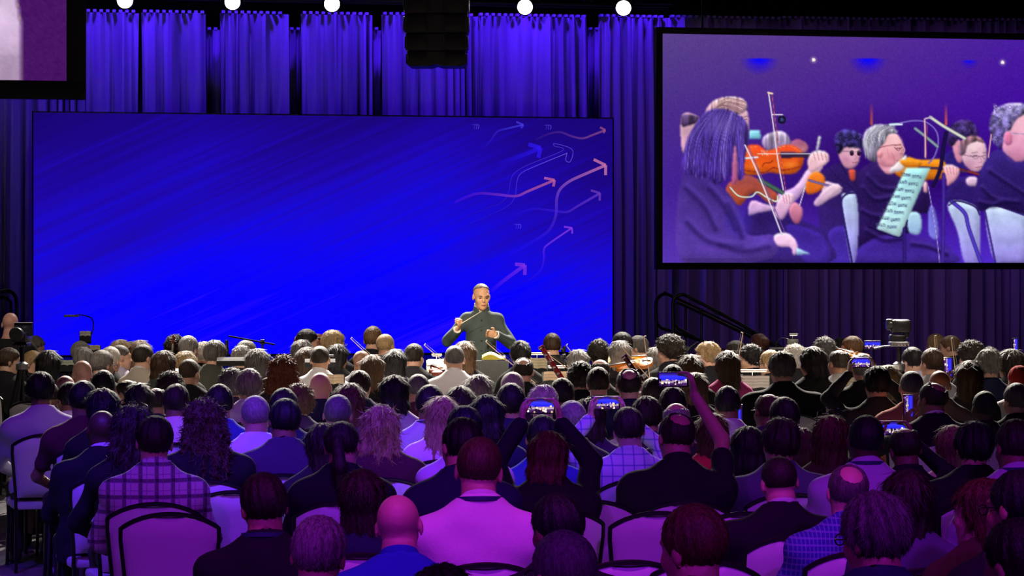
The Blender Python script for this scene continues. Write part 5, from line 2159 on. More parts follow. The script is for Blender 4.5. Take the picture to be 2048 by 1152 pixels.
# darker zone behind the players
blob(1760, 330, 260, 130, (40, 6, 100), .75, 0)
DK, DK2 = (34, 16, 84), (58, 30, 130)
# back rows
poly(A_([(590, 380), (600, 330), (660, 300), (730, 300), (770, 350), (770, 420), (640, 430)]), (205, 190, 215), (140, 110, 170), tex='hair', sh=.35)
poly(A_([(775, 370), (820, 345), (880, 380), (870, 430), (790, 430)]), (150, 80, 120), (200, 130, 140))
poly(A_([(505, 292), (578, 290), (582, 346), (505, 346)]), (150, 220, 235), (120, 200, 225), False)
stroke(A_([(655, 190), (720, 190)]), 2.4, (230, 215, 235))
blob(*A_([(716, 222)])[0], 8.5, 8.5, (24, 18, 50), 1, 1)
blob(*A_([(716, 222)])[0], 4, 4, (70, 90, 150), 1, .4)
# man with dark glasses
poly(B_([(0, 560), (60, 470), (140, 440), (220, 480), (280, 520), (290, 900), (210, 1140), (60, 1140), (0, 1000)]), (42, 22, 86), (58, 34, 128))
poly(B_([(60, 920), (200, 900), (260, 1140), (70, 1140)]), (62, 38, 150), (70, 44, 170))
poly(B_([(120, 350), (150, 320), (260, 320), (280, 380), (262, 450), (215, 480), (160, 455)]), (235, 180, 200), (205, 140, 170))
poly(B_([(100, 300), (120, 230), (190, 205), (270, 230), (300, 290), (285, 340), (180, 330), (150, 360), (125, 380)]), (70, 60, 140), (30, 20, 70), tex='curl', sh=.35)
for x in (222, 272):
    blob(*B_([(x, 370)])[0], 4.6, 5.2, (40, 20, 40), 1, 1)
stroke(B_([(150, 355), (222, 362), (290, 358)]), 1, (90, 70, 110))
poly(B_([(20, 580), (60, 570), (130, 600), (150, 640), (90, 680), (20, 700)]), (235, 200, 220), (190, 150, 190))
poly(B_([(200, 490), (245, 490), (245, 555), (215, 560)]), (225, 90, 70), (200, 70, 60))
blob(*B_([(180, 420)])[0], 12, 12, (170, 100, 140), .5, 0)
blob(*B_([(245, 345)])[0], 14, 8, (250, 215, 220), .5, 0)
stroke(B_([(228, 438), (258, 434)]), 1.5, (140, 70, 90), .9)
stroke(B_([(246, 385), (256, 408), (240, 412)]), 1.2, (180, 110, 130), .8)
stroke(B_([(60, 470), (140, 560), (200, 590), (240, 640)]), 1.5, (30, 14, 80), .8)
stroke(B_([(150, 455), (185, 520)]), 2, (28, 14, 70), .8)
# far right players
poly(B_([(860, 400), (900, 360), (980, 330), (1010, 500), (860, 480)]), (40, 26, 110), (46, 28, 120))
poly(B_([(920, 290), (960, 270), (1000, 330), (990, 430), (950, 420)]), (230, 160, 180), (210, 130, 160))
poly(B_([(890, 260), (915, 180), (980, 140), (1060, 150), (1098, 215), (1090, 260), (1020, 255), (960, 280), (930, 320), (900, 320)]), (70, 50, 110), (44, 26, 80), tex='curl', sh=.35)
poly(B_([(880, 640), (960, 540), (1100, 560), (1110, 760), (900, 720)]), (48, 28, 110), (40, 20, 100))
poly(B_([(980, 360), (1010, 290), (1090, 270), (1150, 300), (1165, 400), (1140, 480), (1070, 500), (1010, 450)]), (240, 205, 215), (215, 160, 190))
poly(B_([(970, 380), (975, 300), (1030, 255), (1110, 255), (1145, 300), (1090, 290), (1030, 320), (1010, 380)]), (140, 100, 110), (110, 80, 110), tex='hair', sh=.35)
stroke(B_([(1010, 385), (1080, 395), (1170, 385)]), 1.2, (130, 90, 120))
stroke(B_([(1050, 385), (1085, 412), (1115, 392)]), 1.0, (130, 90, 120))
stroke(B_([(1130, 392), (1150, 412), (1168, 392)]), 1.0, (130, 90, 120))
stroke(B_([(1085, 470), (1130, 466)]), 1.3, (150, 80, 100))
stroke(B_([(960, 480), (1040, 500), (1110, 520)]), 5, (120, 40, 40))
poly(B_([(1015, 560), (1050, 535), (1100, 545), (1100, 595), (1040, 600)]), (235, 205, 225), (200, 160, 200))
blob(*B_([(1060, 330)])[0], 16, 12, (255, 228, 228), .5, 0)
blob(*B_([(1040, 450)])[0], 14, 12, (180, 110, 150), .5, 0)
stroke(B_([(1060, 370), (1100, 364)]), 1.4, (120, 80, 100), .8)
stroke(B_([(1135, 368), (1160, 366)]), 1.4, (120, 80, 100), .8)
stroke(B_([(1070, 390), (1095, 388)]), 1.8, (70, 40, 70), .8)
stroke(B_([(1120, 400), (1128, 432), (1108, 436)]), 1.2, (180, 110, 130), .8)
# player in the centre with the grey hair: violin, body, head
poly(B_([(490, 500), (600, 400), (700, 420), (860, 420), (870, 540), (700, 560), (520, 545)]), (240, 150, 30), (200, 100, 20))
stroke(B_([(690, 470), (850, 480), (1020, 500)]), 5, (70, 40, 70))
poly(B_([(250, 560), (300, 470), (390, 425), (470, 460), (560, 540), (740, 600), (760, 780), (650, 800), (620, 930), (260, 1060), (250, 900), (290, 760)]), (46, 24, 92), (34, 16, 76))
poly(B_([(250, 1050), (420, 950), (620, 940), (860, 1000), (930, 1060), (930, 1140), (260, 1140)]), (52, 26, 120), (70, 44, 165))
poly(B_([(400, 400), (480, 440), (560, 480), (600, 440), (590, 390), (570, 470), (480, 520), (420, 470)]), (235, 170, 190), (220, 150, 170))
poly(B_([(390, 360), (420, 300), (470, 230), (540, 240), (585, 330), (570, 440), (500, 470), (420, 450)]), (248, 190, 195), (225, 150, 165))
poly(B_([(300, 330), (310, 230), (380, 175), (470, 175), (545, 225), (480, 240), (450, 300), (410, 350), (390, 430), (330, 410)]), (190, 190, 205), (120, 110, 140), tex='hair', sh=.35)
rr = random.Random(23)
for k in range(80):
    u = rr.random()
    x0, y0 = 390 + 130 * u + rr.uniform(-15, 15), 178 + 25 * abs(u - .4) + rr.uniform(-12, 14)
    x1, y1 = 312 + 120 * u + rr.uniform(-14, 14), 395 - 150 * u + rr.uniform(-40, 25)
    stroke(B_([(x0, y0), ((x0 + x1) / 2 - 34 + 20 * u, (y0 + y1) / 2 - 20), (x1, y1)]), rr.uniform(.8, 1.8), rr.choice([(232, 232, 240), (120, 112, 140), (200, 200, 214), (90, 80, 110), (176, 172, 190)]), rr.uniform(.3, .7), 4)
blob(*B_([(520, 290)])[0], 20, 16, (255, 225, 220), .5, 0)
blob(*B_([(500, 400)])[0], 20, 16, (190, 105, 125), .45, 0)
blob(*B_([(440, 440)])[0], 16, 14, (170, 90, 120), .5, 0)
stroke(B_([(572, 315), (592, 350), (575, 372)]), 2.2, (236, 165, 170), .9)
stroke(B_([(575, 372), (560, 378)]), 1.6, (160, 80, 100), .8)
stroke(B_([(525, 318), (560, 310)]), 1.6, (150, 110, 120), .8)
stroke(B_([(535, 338), (556, 336)]), 1.8, (70, 30, 50), .9)
stroke(B_([(500, 370), (520, 410), (515, 440)]), 1.0, (170, 95, 115), .7)
stroke(B_([(470, 340), (480, 400)]), .9, (180, 105, 125), .6)
stroke(B_([(405, 335), (480, 318), (565, 312)]), 1.2, (120, 40, 60))
stroke(B_([(520, 330), (545, 352), (572, 328)]), 1.2, (120, 40, 60))
poly(B_([(398, 365), (420, 350), (440, 375), (425, 405), (402, 395)]), (245, 160, 170), (220, 130, 150))
stroke(B_([(535, 425), (565, 420)]), 1.4, (150, 70, 90))
poly(B_([(480, 495), (580, 400), (605, 390), (585, 480), (540, 500)]), (250, 240, 235), (220, 205, 215))
poly(B_([(860, 470), (910, 450), (970, 480), (960, 540), (890, 600), (880, 540)]), (250, 195, 200), (225, 150, 175))
for k in range(4):
    stroke(B_([(880 + k * 24, 468), (895 + k * 20, 520)]), 1.1, (190, 120, 150))
poly(B_([(560, 420), (700, 420), (690, 470), (600, 470)]), (245, 160, 40), (215, 110, 25))
poly(B_([(720, 580), (745, 570), (750, 640), (725, 640)]), (245, 190, 200), (225, 160, 180))
# chairs in the picture
for pts in ([(150, 700), (190, 655), (245, 650), (268, 800), (262, 1030), (240, 1140), (215, 1140)], [(890, 740), (960, 700), (1080, 740), (1115, 800), (1110, 1140), (1010, 1140), (960, 920)], [(1152, 760), (1240, 740), (1430, 800), (1430, 1140), (1225, 1140)]):
    poly(B_(pts), (190, 210, 235), (150, 130, 235))
stroke(B_([(225, 1140), (160, 800), (150, 700), (190, 655), (245, 648)]), 4, (40, 30, 100))
stroke(B_([(1125, 1140), (1040, 900), (1010, 790), (920, 710)]), 8, (70, 50, 170))
stroke(B_([(900, 735), (960, 705), (1080, 745), (1112, 800)]), 3, (40, 30, 90))
stroke(B_([(1225, 1140), (1160, 820), (1155, 760), (1230, 738), (1430, 805)]), 4, (60, 40, 130))
poly(B_([(620, 790), (700, 800), (700, 930), (620, 920)]), (170, 210, 225), (150, 180, 225))
poly(B_([(760, 760), (800, 760), (830, 960), (760, 940)]), (110, 110, 210), (120, 120, 220))
# man at the far right
poly(B_([(1095, 760), (1090, 600), (1130, 470), (1220, 350), (1310, 370), (1430, 430), (1700, 560), (1700, 840), (1430, 800), (1230, 740), (1150, 770)]), (52, 34, 120), (34, 16, 84))
poly(B_([(1270, 330), (1300, 120), (1380, 60), (1500, 60), (1530, 300), (1480, 400), (1380, 430), (1330, 400)]), (235, 175, 195), (225, 150, 190))
poly(B_([(1180, 180), (1210, 80), (1290, 30), (1380, 20), (1480, 40), (1440, 90), (1370, 140), (1330, 210), (1290, 230), (1270, 330), (1230, 320), (1195, 250)]), (150, 140, 190), (80, 60, 140), tex='curl', sh=.35)
rr = random.Random(24)
for k in range(130):
    x, y = rr.uniform(1188, 1440), rr.uniform(30, 310)
    if (x - 1190) / 250 + (y - 30) / 330 < 1.05 and (x > 1215 or y > 90):
        if x > 1330 and y > 150:
            continue
        a0 = rr.uniform(0, 6.28)
        r0 = rr.uniform(6, 13)
        stroke(B_([(x + r0 * math.cos(a0 + t * 1.3), y + r0 * math.sin(a0 + t * 1.3)) for t in range(4)]), rr.uniform(1.0, 1.9), rr.choice([(196, 192, 222), (70, 54, 130), (150, 142, 196), (110, 96, 164)]), rr.uniform(.4, .8), 4)
blob(*B_([(1400, 180)])[0], 22, 26, (250, 205, 215), .5, 0)
blob(*B_([(1370, 380)])[0], 24, 20, (190, 110, 150), .5, 0)
for (x0, x1, y0, y1, n_) in ((105, 295, 212, 320, 60), (900, 1092, 148, 262, 50)):
    for k in range(n_):
        x, y = rr.uniform(x0, x1), rr.uniform(y0, y1)
        if ((x - (x0 + x1) / 2) / ((x1 - x0) / 2)) ** 2 + ((y - (y0 + y1) / 2) / ((y1 - y0) / 2)) ** 2 > 1:
            continue
        a0 = rr.uniform(0, 6.28)
        stroke(B_([(x + 9 * math.cos(a0 + t * 1.2), y + 9 * math.sin(a0 + t * 1.2)) for t in range(4)]), 1.3, rr.choice([(100, 90, 170), (24, 14, 56), (70, 58, 130), (40, 26, 80)]), .6, 4)
poly(B_([(1285, 260), (1300, 225), (1335, 235), (1340, 300), (1310, 315), (1290, 300)]), (235, 130, 170), (200, 110, 160))
stroke(B_([(1330, 230), (1440, 240)]), 1.4, (150, 140, 190))
for pts in ([(330, 520), (420, 600), (540, 610)], [(300, 600), (380, 680), (520, 660)], [(290, 760), (400, 800), (560, 760)], [(320, 900), (440, 960), (560, 950)], [(640, 990), (760, 1010), (880, 1060)], [(1130, 600), (1230, 680), (1380, 700)], [(1180, 480), (1300, 560), (1420, 640)], [(1110, 700), (1200, 720), (1260, 700)]):
    stroke(B_(pts), 4.0, (92, 62, 170), .4, soft=True)
    stroke(B_([(x + 6, y + 22) for x, y in pts]), 4.5, (18, 8, 54), .6, soft=True)
# music stand in the picture
poly(B_([(395, 900), (600, 475), (770, 475), (555, 960)]), (170, 232, 235), (196, 235, 240), False)
rr = random.Random(31)
for r in range(8):
    for c in range(2):
        x = 598 - r * 25 + c * 78
        y = 512 + r * 50 + c * 14
        for k in range(4):
            stroke(B_([(x - 32, y + k * 6), (x + 34, y + k * 6 + 3)]), 1.0, (84, 106, 136), .75, 1)
        for k in range(4):
            blob(*B_([(x - 26 + k * 16, y + rr.uniform(-2, 20))])[0], 1.4, 1.4, (50, 60, 90), .9, .5)
stroke(B_([(340, 885), (555, 958), (610, 840)]), 2.4, (20, 10, 60))
stroke(B_([(588, 900), (590, 1140)]), 7, (44, 26, 110))
# microphones and bow in the picture
stroke(B_([(488, 172), (570, 168)]), 5, (200, 225, 240))
stroke(B_([(560, 160), (650, 145), (740, 155), (810, 215), (825, 300), (800, 390), (760, 440)]), 3, (120, 100, 190))
stroke(B_([(770, 120), (850, 175), (900, 205), (1010, 268)]), 6.5, (190, 195, 180))
stroke(B_([(735, 130), (780, 120)]), 3, (200, 180, 210))
stroke(B_([(665, 200), (730, 250), (820, 325)]), 6, (120, 140, 150))
stroke(B_([(730, 135), (735, 280), (735, 400)]), 3.4, (220, 170, 180))
stroke(B_([(748, 170), (740, 400)]), 1.6, (150, 70, 90))
stroke(B_([(880, 230), (860, 340), (840, 480), (790, 600)]), 8, (24, 14, 60))
stroke(B_([(862, 520), (862, 760), (856, 1140)]), 7, (60, 36, 140))
stroke(B_([(755, 600), (790, 800), (820, 1000), (835, 1140)]), 1.8, (160, 140, 220))
stroke(B_([(1195, 240), (1175, 400)]), 2.6, (225, 165, 160))
# second player at the left: fair hair
poly(A_([(430, 190), (490, 160), (505, 240), (500, 330), (440, 330)]), (235, 190, 205), (215, 150, 180))
poly(A_([(230, 160), (280, 100), (370, 75), (460, 85), (495, 130), (480, 170), (420, 190), (300, 200), (230, 220)]), (225, 190, 190), (130, 90, 120), tex='hair', sh=.35)
rr = random.Random(22)
for k in range(46):
    u = rr.random()
    stroke(A_([(236 + 60 * u, 205 - 70 * u + rr.uniform(-6, 6)), (330 + 40 * u, 130 - 45 * u + rr.uniform(-8, 12)), (450 + 40 * u, 185 - 80 * u + rr.uniform(-8, 14))]), rr.uniform(.8, 1.7), rr.choice([(248, 220, 205), (120, 80, 95), (210, 170, 165), (160, 110, 120)]), rr.uniform(.3, .6), 4)
blob(*A_([(470, 250)])[0], 8, 14, (190, 120, 150), .5, 0)
stroke(A_([(470, 205), (492, 200)]), 1.4, (90, 50, 70), .8)
stroke(A_([(478, 222), (494, 220)]), 1.6, (60, 30, 60), .8)
poly(A_([(76, 195), (170, 195), (180, 240), (130, 400), (76, 420)]), (215, 170, 185), (200, 150, 180))
poly(A_([(76, 192), (175, 198), (170, 240), (110, 262), (76, 262)]), (90, 70, 110), (60, 40, 80), tex='hair', sh=.35)
# player's lap and second body behind
poly(A_([(490, 800), (640, 760), (800, 850), (960, 920), (1020, 1000), (1030, 1130), (500, 1130)]), (38, 20, 88), (64, 40, 140))
poly(A_([(740, 900), (940, 940), (1010, 1020), (1020, 1130), (860, 1130)]), (58, 32, 140), (70, 44, 165))
# big red violin
poly(A_([(455, 500), (480, 400), (560, 380), (620, 420), (690, 400), (760, 380), (840, 420), (855, 490), (810, 560), (720, 570), (640, 560), (560, 575), (480, 570)]), (226, 70, 36), (236, 104, 20))
stroke(A_([(470, 545), (600, 560), (660, 530), (730, 545), (840, 520)]), 2.2, (150, 40, 30))
stroke(A_([(590, 520), (606, 500), (640, 498), (656, 484)]), 1.3, (90, 20, 20))
stroke(A_([(470, 480), (500, 410), (560, 392)]), 1.4, (250, 150, 80), .8)
stroke(A_([(700, 400), (770, 392), (838, 430)]), 1.4, (250, 150, 80), .8)
blob(*A_([(770, 510)])[0], 20, 10, (255, 160, 60), .6, 0)
blob(*A_([(540, 520)])[0], 18, 9, (255, 140, 50), .5, 0)
for k in range(5):
    stroke(A_([(585 + k * 9, 418), (590 + k * 9, 450)]), 1.0, (240, 220, 210), .7)
poly(A_([(700, 428), (900, 432), (910, 462), (705, 468)]), (70, 50, 90), (40, 26, 60), False)
stroke(A_([(560, 440), (900, 440)]), .9, (235, 220, 220))
stroke(A_([(470, 470), (560, 462)]), 4.5, (215, 205, 225))
# raised forearm and hand
poly(A_([(690, 700), (800, 650), (880, 540), (940, 500), (980, 520), (930, 590), (850, 690), (780, 760), (700, 780)]), (250, 205, 225), (190, 150, 220))
poly(A_([(880, 490), (910, 430), (970, 420), (1010, 440), (1015, 490), (960, 530), (900, 560)]), (252, 214, 218), (230, 175, 195))
for k in range(4):
    stroke(A_([(915 + k * 26, 425 + k * 5), (930 + k * 24, 480)]), 1.3, (190, 120, 140))
poly(A_([(935, 420), (950, 330), (965, 340), (945, 425)]), (225, 230, 225), (200, 205, 215))
poly(A_([(870, 690), (880, 600), (930, 555), (985, 580), (990, 640), (940, 690)]), (240, 130, 40), (225, 100, 30))
stroke(A_([(890, 610), (1000, 640), (1100, 660)]), 5, (110, 90, 140))
poly(A_([(920, 750), (1000, 660), (1060, 630), (1100, 660), (1050, 700), (980, 760), (940, 775)]), (240, 205, 220), (200, 160, 200))
# near player: lower violin, hair, black sweater
poly(A_([(360, 650), (430, 590), (520, 580), (640, 660), (700, 720), (640, 760), (540, 690), (480, 740), (440, 770), (370, 720)]), (150, 70, 70), (190, 80, 50))
stroke(A_([(385, 655), (440, 710), (520, 715), (560, 685), (620, 720), (680, 745), (690, 710)]), 3, (200, 225, 205))
stroke(A_([(580, 610), (720, 690)]), 9, (60, 90, 80))
poly(A_([(500, 830), (520, 740), (600, 760), (690, 790), (560, 820)]), (225, 180, 215), (190, 150, 215))
poly(A_([(670, 830), (690, 740), (740, 690), (790, 700), (780, 760), (720, 860)]), (250, 205, 220), (200, 150, 205))
for k in range(3):
    stroke(A_([(720 + k * 20, 700), (735 + k * 16, 760)]), 1.2, (190, 120, 150))
poly(A_([(760, 800), (800, 750), (850, 800), (830, 880), (790, 880)]), (235, 150, 175), (170, 90, 130))
poly(A_([(70, 590), (160, 560), (260, 600), (380, 700), (460, 830), (500, 960), (670, 960), (690, 1060), (560, 1130), (72, 1130)]), (58, 36, 116), (94, 62, 172))
blob(*A_([(430, 880)])[0], 34, 40, (66, 44, 190), .7, 0)
poly(A_([(665, 965), (740, 945), (800, 985), (820, 1060), (790, 1090), (770, 1040), (690, 1030)]), (250, 215, 235), (215, 160, 215))
poly(A_([(810, 1040), (900, 1080), (810, 1090)]), (170, 210, 225), (140, 170, 215), False)
poly(A_([(75, 560), (90, 430), (140, 290), (220, 180), (310, 150), (420, 180), (490, 240), (505, 330), (480, 470), (470, 590), (430, 600), (410, 440), (390, 560), (300, 640), (250, 600), (160, 580)]), (74, 56, 128), (78, 44, 168), tex='hair', sh=.35)
rr = random.Random(21)
for k in range(120):
    u = rr.random()
    x0, y0 = 235 + 240 * u + rr.uniform(-12, 12), 185 - 30 * math.sin(math.pi * min(1, u * 1.2)) + 60 * max(0, u - .6) + rr.uniform(-4, 14)
    x1, y1 = 92 + (u ** 1.15) * 385 + rr.uniform(-14, 14), 560 + 55 * math.sin(math.pi * u) + rr.uniform(-60, 12)
    if u > .82:
        y1 = rr.uniform(430, 585)
    xm, ym = (x0 * .42 + x1 * .58) - 38 * (1 - u) + rr.uniform(-6, 6), y0 * .5 + y1 * .5 - 20
    stroke(A_([(x0, y0), (xm, ym), (x1, y1)]), rr.uniform(.9, 2.2), rr.choice([(112, 84, 204), (40, 24, 92), (146, 122, 216), (54, 32, 122), (92, 62, 184), (34, 20, 80)]), rr.uniform(.25, .65), 4)
blob(*A_([(330, 260)])[0], 40, 30, (150, 130, 210), .35, 0)
poly(A_([(395, 600), (410, 400), (425, 420), (435, 590), (410, 640)]), (200, 120, 160), (170, 80, 130))
for pts in ([(110, 640), (230, 760), (300, 900)], [(260, 640), (360, 760), (430, 900)], [(120, 860), (260, 980), (470, 1010)], [(330, 1000), (480, 1040), (640, 1010)], [(380, 740), (440, 860), (470, 950)]):
    stroke(A_(pts), 6.0, (104, 74, 190), .35, soft=True)
    stroke(A_([(x - 10, y + 26) for x, y in pts]), 6.0, (30, 16, 76), .5, soft=True)
# bows across
stroke(A_([(630, 45), (660, 250), (690, 480), (725, 670)]), 2.6, (235, 215, 225))
stroke(A_([(652, 50), (680, 280), (740, 670)]), 1.5, (190, 90, 90))
stroke(A_([(628, 50), (655, 55)]), 4, (235, 205, 180))
stroke(A_([(480, 385), (560, 560), (640, 760), (715, 955)]), 3.0, (225, 210, 235))
stroke(A_([(505, 400), (600, 620), (735, 945)]), 1.8, (120, 80, 150))
stroke(A_([(865, 650), (830, 770)]), 2, (225, 215, 225))
lit_screen('projection_screen', 'large projection screen showing string players, hung at the right', 1323.5, 2136, 74.5, 525.5, (.075, .08, .08, .08), 29.5, canvas_items())

CV[0] = Canvas(-680, 140, -300, 164, 4.0)
CV[0].C[:] = (70, 20, 98)
poly([(-700, -330), (-40, -330), (20, -60), (34, 0), (42, 50), (43, 100), (43, 166), (-700, 166)], (250, 238, 255), (238, 200, 244), False)
stroke([(26, -40), (36, 10), (42, 60), (43, 162)], 2.0, (150, 130, 120), .8)
lit_screen('projection_screen', 'cropped projection screen with a pale shape, in the upper left corner', -672, 133, -296, 157, (.2, .21, .2, .22), 29.5, canvas_items())

# ------------------------------------------------------------------ hanging loudspeaker array
lp_ = on_plane(873, 60, 27.0)
arr = empty('loudspeaker_array', (lp_.x, lp_.y, 0), YAW * .4 - .10)
tag(arr, 'black line array of loudspeakers hanging above the blue backdrop', 'loudspeaker')
m_grille = mat('speaker_grille', (.010, .010, .012), .6, metal=.3, noise=.5, scale=300)
m_cab = mat('speaker_cabinet', (.013, .013, .015), .55, noise=.2, scale=80, bump=.1)
LD = lp_.y
seams = [-150, -100, -52, -8, 29.5, 68, 103, 133]
for i in range(len(seams) - 1):
    zt_, zb_ = H - (seams[i] - PY0) * LD / F, H - (seams[i + 1] - PY0) * LD / F
    hw_ = .335 - .012 * max(0, i - 4)
    e = empty('cabinet', (0, .03 * max(0, i - 3), 0))
    e.parent = arr
    tilt = math.radians(-2.0 * max(0, i - 2))
    out = [(-hw_, zb_ + .006), (hw_, zb_ + .006), (hw_, zt_ - .004), (-hw_, zt_ - .004)]
    if i == len(seams) - 2:
        out = [(-hw_, zb_ + .02), (-hw_ + .03, zb_), (-.06, zb_), (0, zb_ + .02), (.06, zb_), (hw_ - .03, zb_), (hw_, zb_ + .02), (hw_, zt_ - .004), (-hw_, zt_ - .004)]
    MB().prism(out, -.16, .24).build('body', m_cab, e, smooth=False)
    for sd in (-1, 1):
        MB().box(sd * .20 - .105, sd * .20 + .105, -.178, -.155, zb_ + .02, zt_ - .016, .006).build('grille', m_grille, e)
        MB().box(sd * (hw_ + .008) - .008, sd * (hw_ + .008) + .008, -.12, .16, zb_ + .03, zt_ - .03, .003).build('rigging_plate', m_blackmetal, e)
    MB().prism([(-.07, zb_ + .014), (.07, zb_ + .014), (.07, zt_ - .010), (-.07, zt_ - .010)], -.172, -.15).build('horn', mat('horn', (.02, .02, .023), .4), e, smooth=False)
zt_ = H - (-150 - PY0) * LD / F
MB().box(-.36, .36, -.1, .2, zt_, zt_ + .08, .01).build('flying_frame', m_blackmetal, arr)
for sd in (-1, 1):
    MB().tube([(sd * .25, .05, zt_ + .08), (sd * .25, .05, 8.6)], .014).build('hanging_chain', m_blackmetal, arr)

# ------------------------------------------------------------------ stage stairs with hand rails at the right, a rail at the left
D_ST = 28.2
st_o = on_plane(1320, 640, D_ST)
st = empty('stage_stairs', (st_o.x, st_o.y, 0), YAW)
tag(st, 'black steps down from the stage between the two sloping rails', 'stairs')
for k in range(4):
    MB().box(.02 + .26 * k, .28 + .26 * k, -.5, .55, 0, STAGE_Z - .10 - .19 * k, .005).build('step', m_black, st)


def rail(name, label, pts_px, d0, bars, posts):
    og = on_plane(pts_px[0][0], pts_px[0][1], d0)
    r = empty(name, (og.x, og.y, 0), YAW)
    tag(r, label, 'handrail', 'stage hand rails')

    def loc(p):
        u, z = wall_uz(p[0], p[1], d0, og)
        return (u, 0, max(.02, z + og.z))
    MB().tube([q for q in spline([loc(p) for p in pts_px], 4)], .021, 10).build('handrail', m_blackmetal, r)
    for b in bars:
        MB().tube([loc(p) for p in b], .019, 8).build('lower_rail', m_blackmetal, r)
    for p in posts:
        MB().tube([loc(p[0]), loc(p[1])], .016, 8).build('post', m_blackmetal, r)
    return r


rail('stair_rail', 'black sloping stair rail, the left one of two, under the concert screen', [(1313, 720), (1312, 647), (1312, 606), (1318, 594), (1329, 588), (1345, 593), (1500, 668), (1570, 702), (1590, 780)], 28.8, [[(1312, 645), (1322, 656), (1406, 682), (1480, 716)]], [[(1371, 612), (1371, 720)]])
rail('stair_rail', 'black sloping stair rail, the right one of two, under the concert screen', [(1347, 720), (1346, 647), (1346, 604), (1352, 594), (1364, 589), (1380, 595), (1480, 648), (1556, 695), (1590, 716), (1612, 790)], 27.7, [[(1352, 603), (1420, 634), (1490, 668), (1560, 706)], [(1346, 645), (1358, 658), (1410, 685), (1500, 730)]], [[(1403, 616), (1403, 735)]])
rail('stair_rail', 'black curved stair rail at the left picture edge', [(-40, 600), (0, 584), (18, 582), (29, 590), (33, 604), (34, 650), (34, 760)], 27.9, [[(-40, 612), (0, 595), (14, 595), (22, 604), (24, 660)]], [])

# ------------------------------------------------------------------ music stands, sheet music, lamps
m_sheet = {}


def sheet_mat(c):
    key = ('sheet', c)
    if key in MATS:
        return MATS[key]
    m, nt, b, N, L = nodes_of('printed_music')
    tc = N('ShaderNodeTexCoord')
    sp = N('ShaderNodeSeparateXYZ')
    L(tc.outputs['Object'], sp.inputs[0])
    a = N('ShaderNodeMath')
    a.operation = 'MULTIPLY'
    a.inputs[1].default_value = 34.0
    L(sp.outputs['Z'], a.inputs[0])
    fr = N('ShaderNodeMath')
    fr.operation = 'FRACT'
    L(a.outputs[0], fr.inputs[0])
    lt = N('ShaderNodeMath')
    lt.operation = 'LESS_THAN'
    lt.inputs[1].default_value = .26
    L(fr.outputs[0], lt.inputs[0])
    nz = N('ShaderNodeTexNoise')
    nz.inputs['Scale'].default_value = 90
    L(tc.outputs['Object'], nz.inputs['Vector'])
    mu = N('ShaderNodeMath')
    mu.operation = 'MULTIPLY'
    L(lt.outputs[0], mu.inputs[0])
    L(nz.outputs['Fac'], mu.inputs[1])
    mx = N('ShaderNodeMix')
    mx.data_type = 'RGBA'
    mx.inputs['A'].default_value = (*c, 1)
    mx.inputs['B'].default_value = (.30, .28, .24, 1)
    L(mu.outputs[0], mx.inputs['Factor'])
    L(mx.outputs['Result'], b.inputs['Base Color'])
    b.inputs['Roughness'].default_value = .8
    MATS[key] = m
    return m


CREAM, MINT, WARMC = (.86, .76, .50), (.68, .80, .62), (.88, .66, .42)
m_desk = mat('stand_desk', (.018, .019, .02), .8, spec=.15)
m_greydesk = mat('grey_stand_desk', (.22, .25, .23), .5)


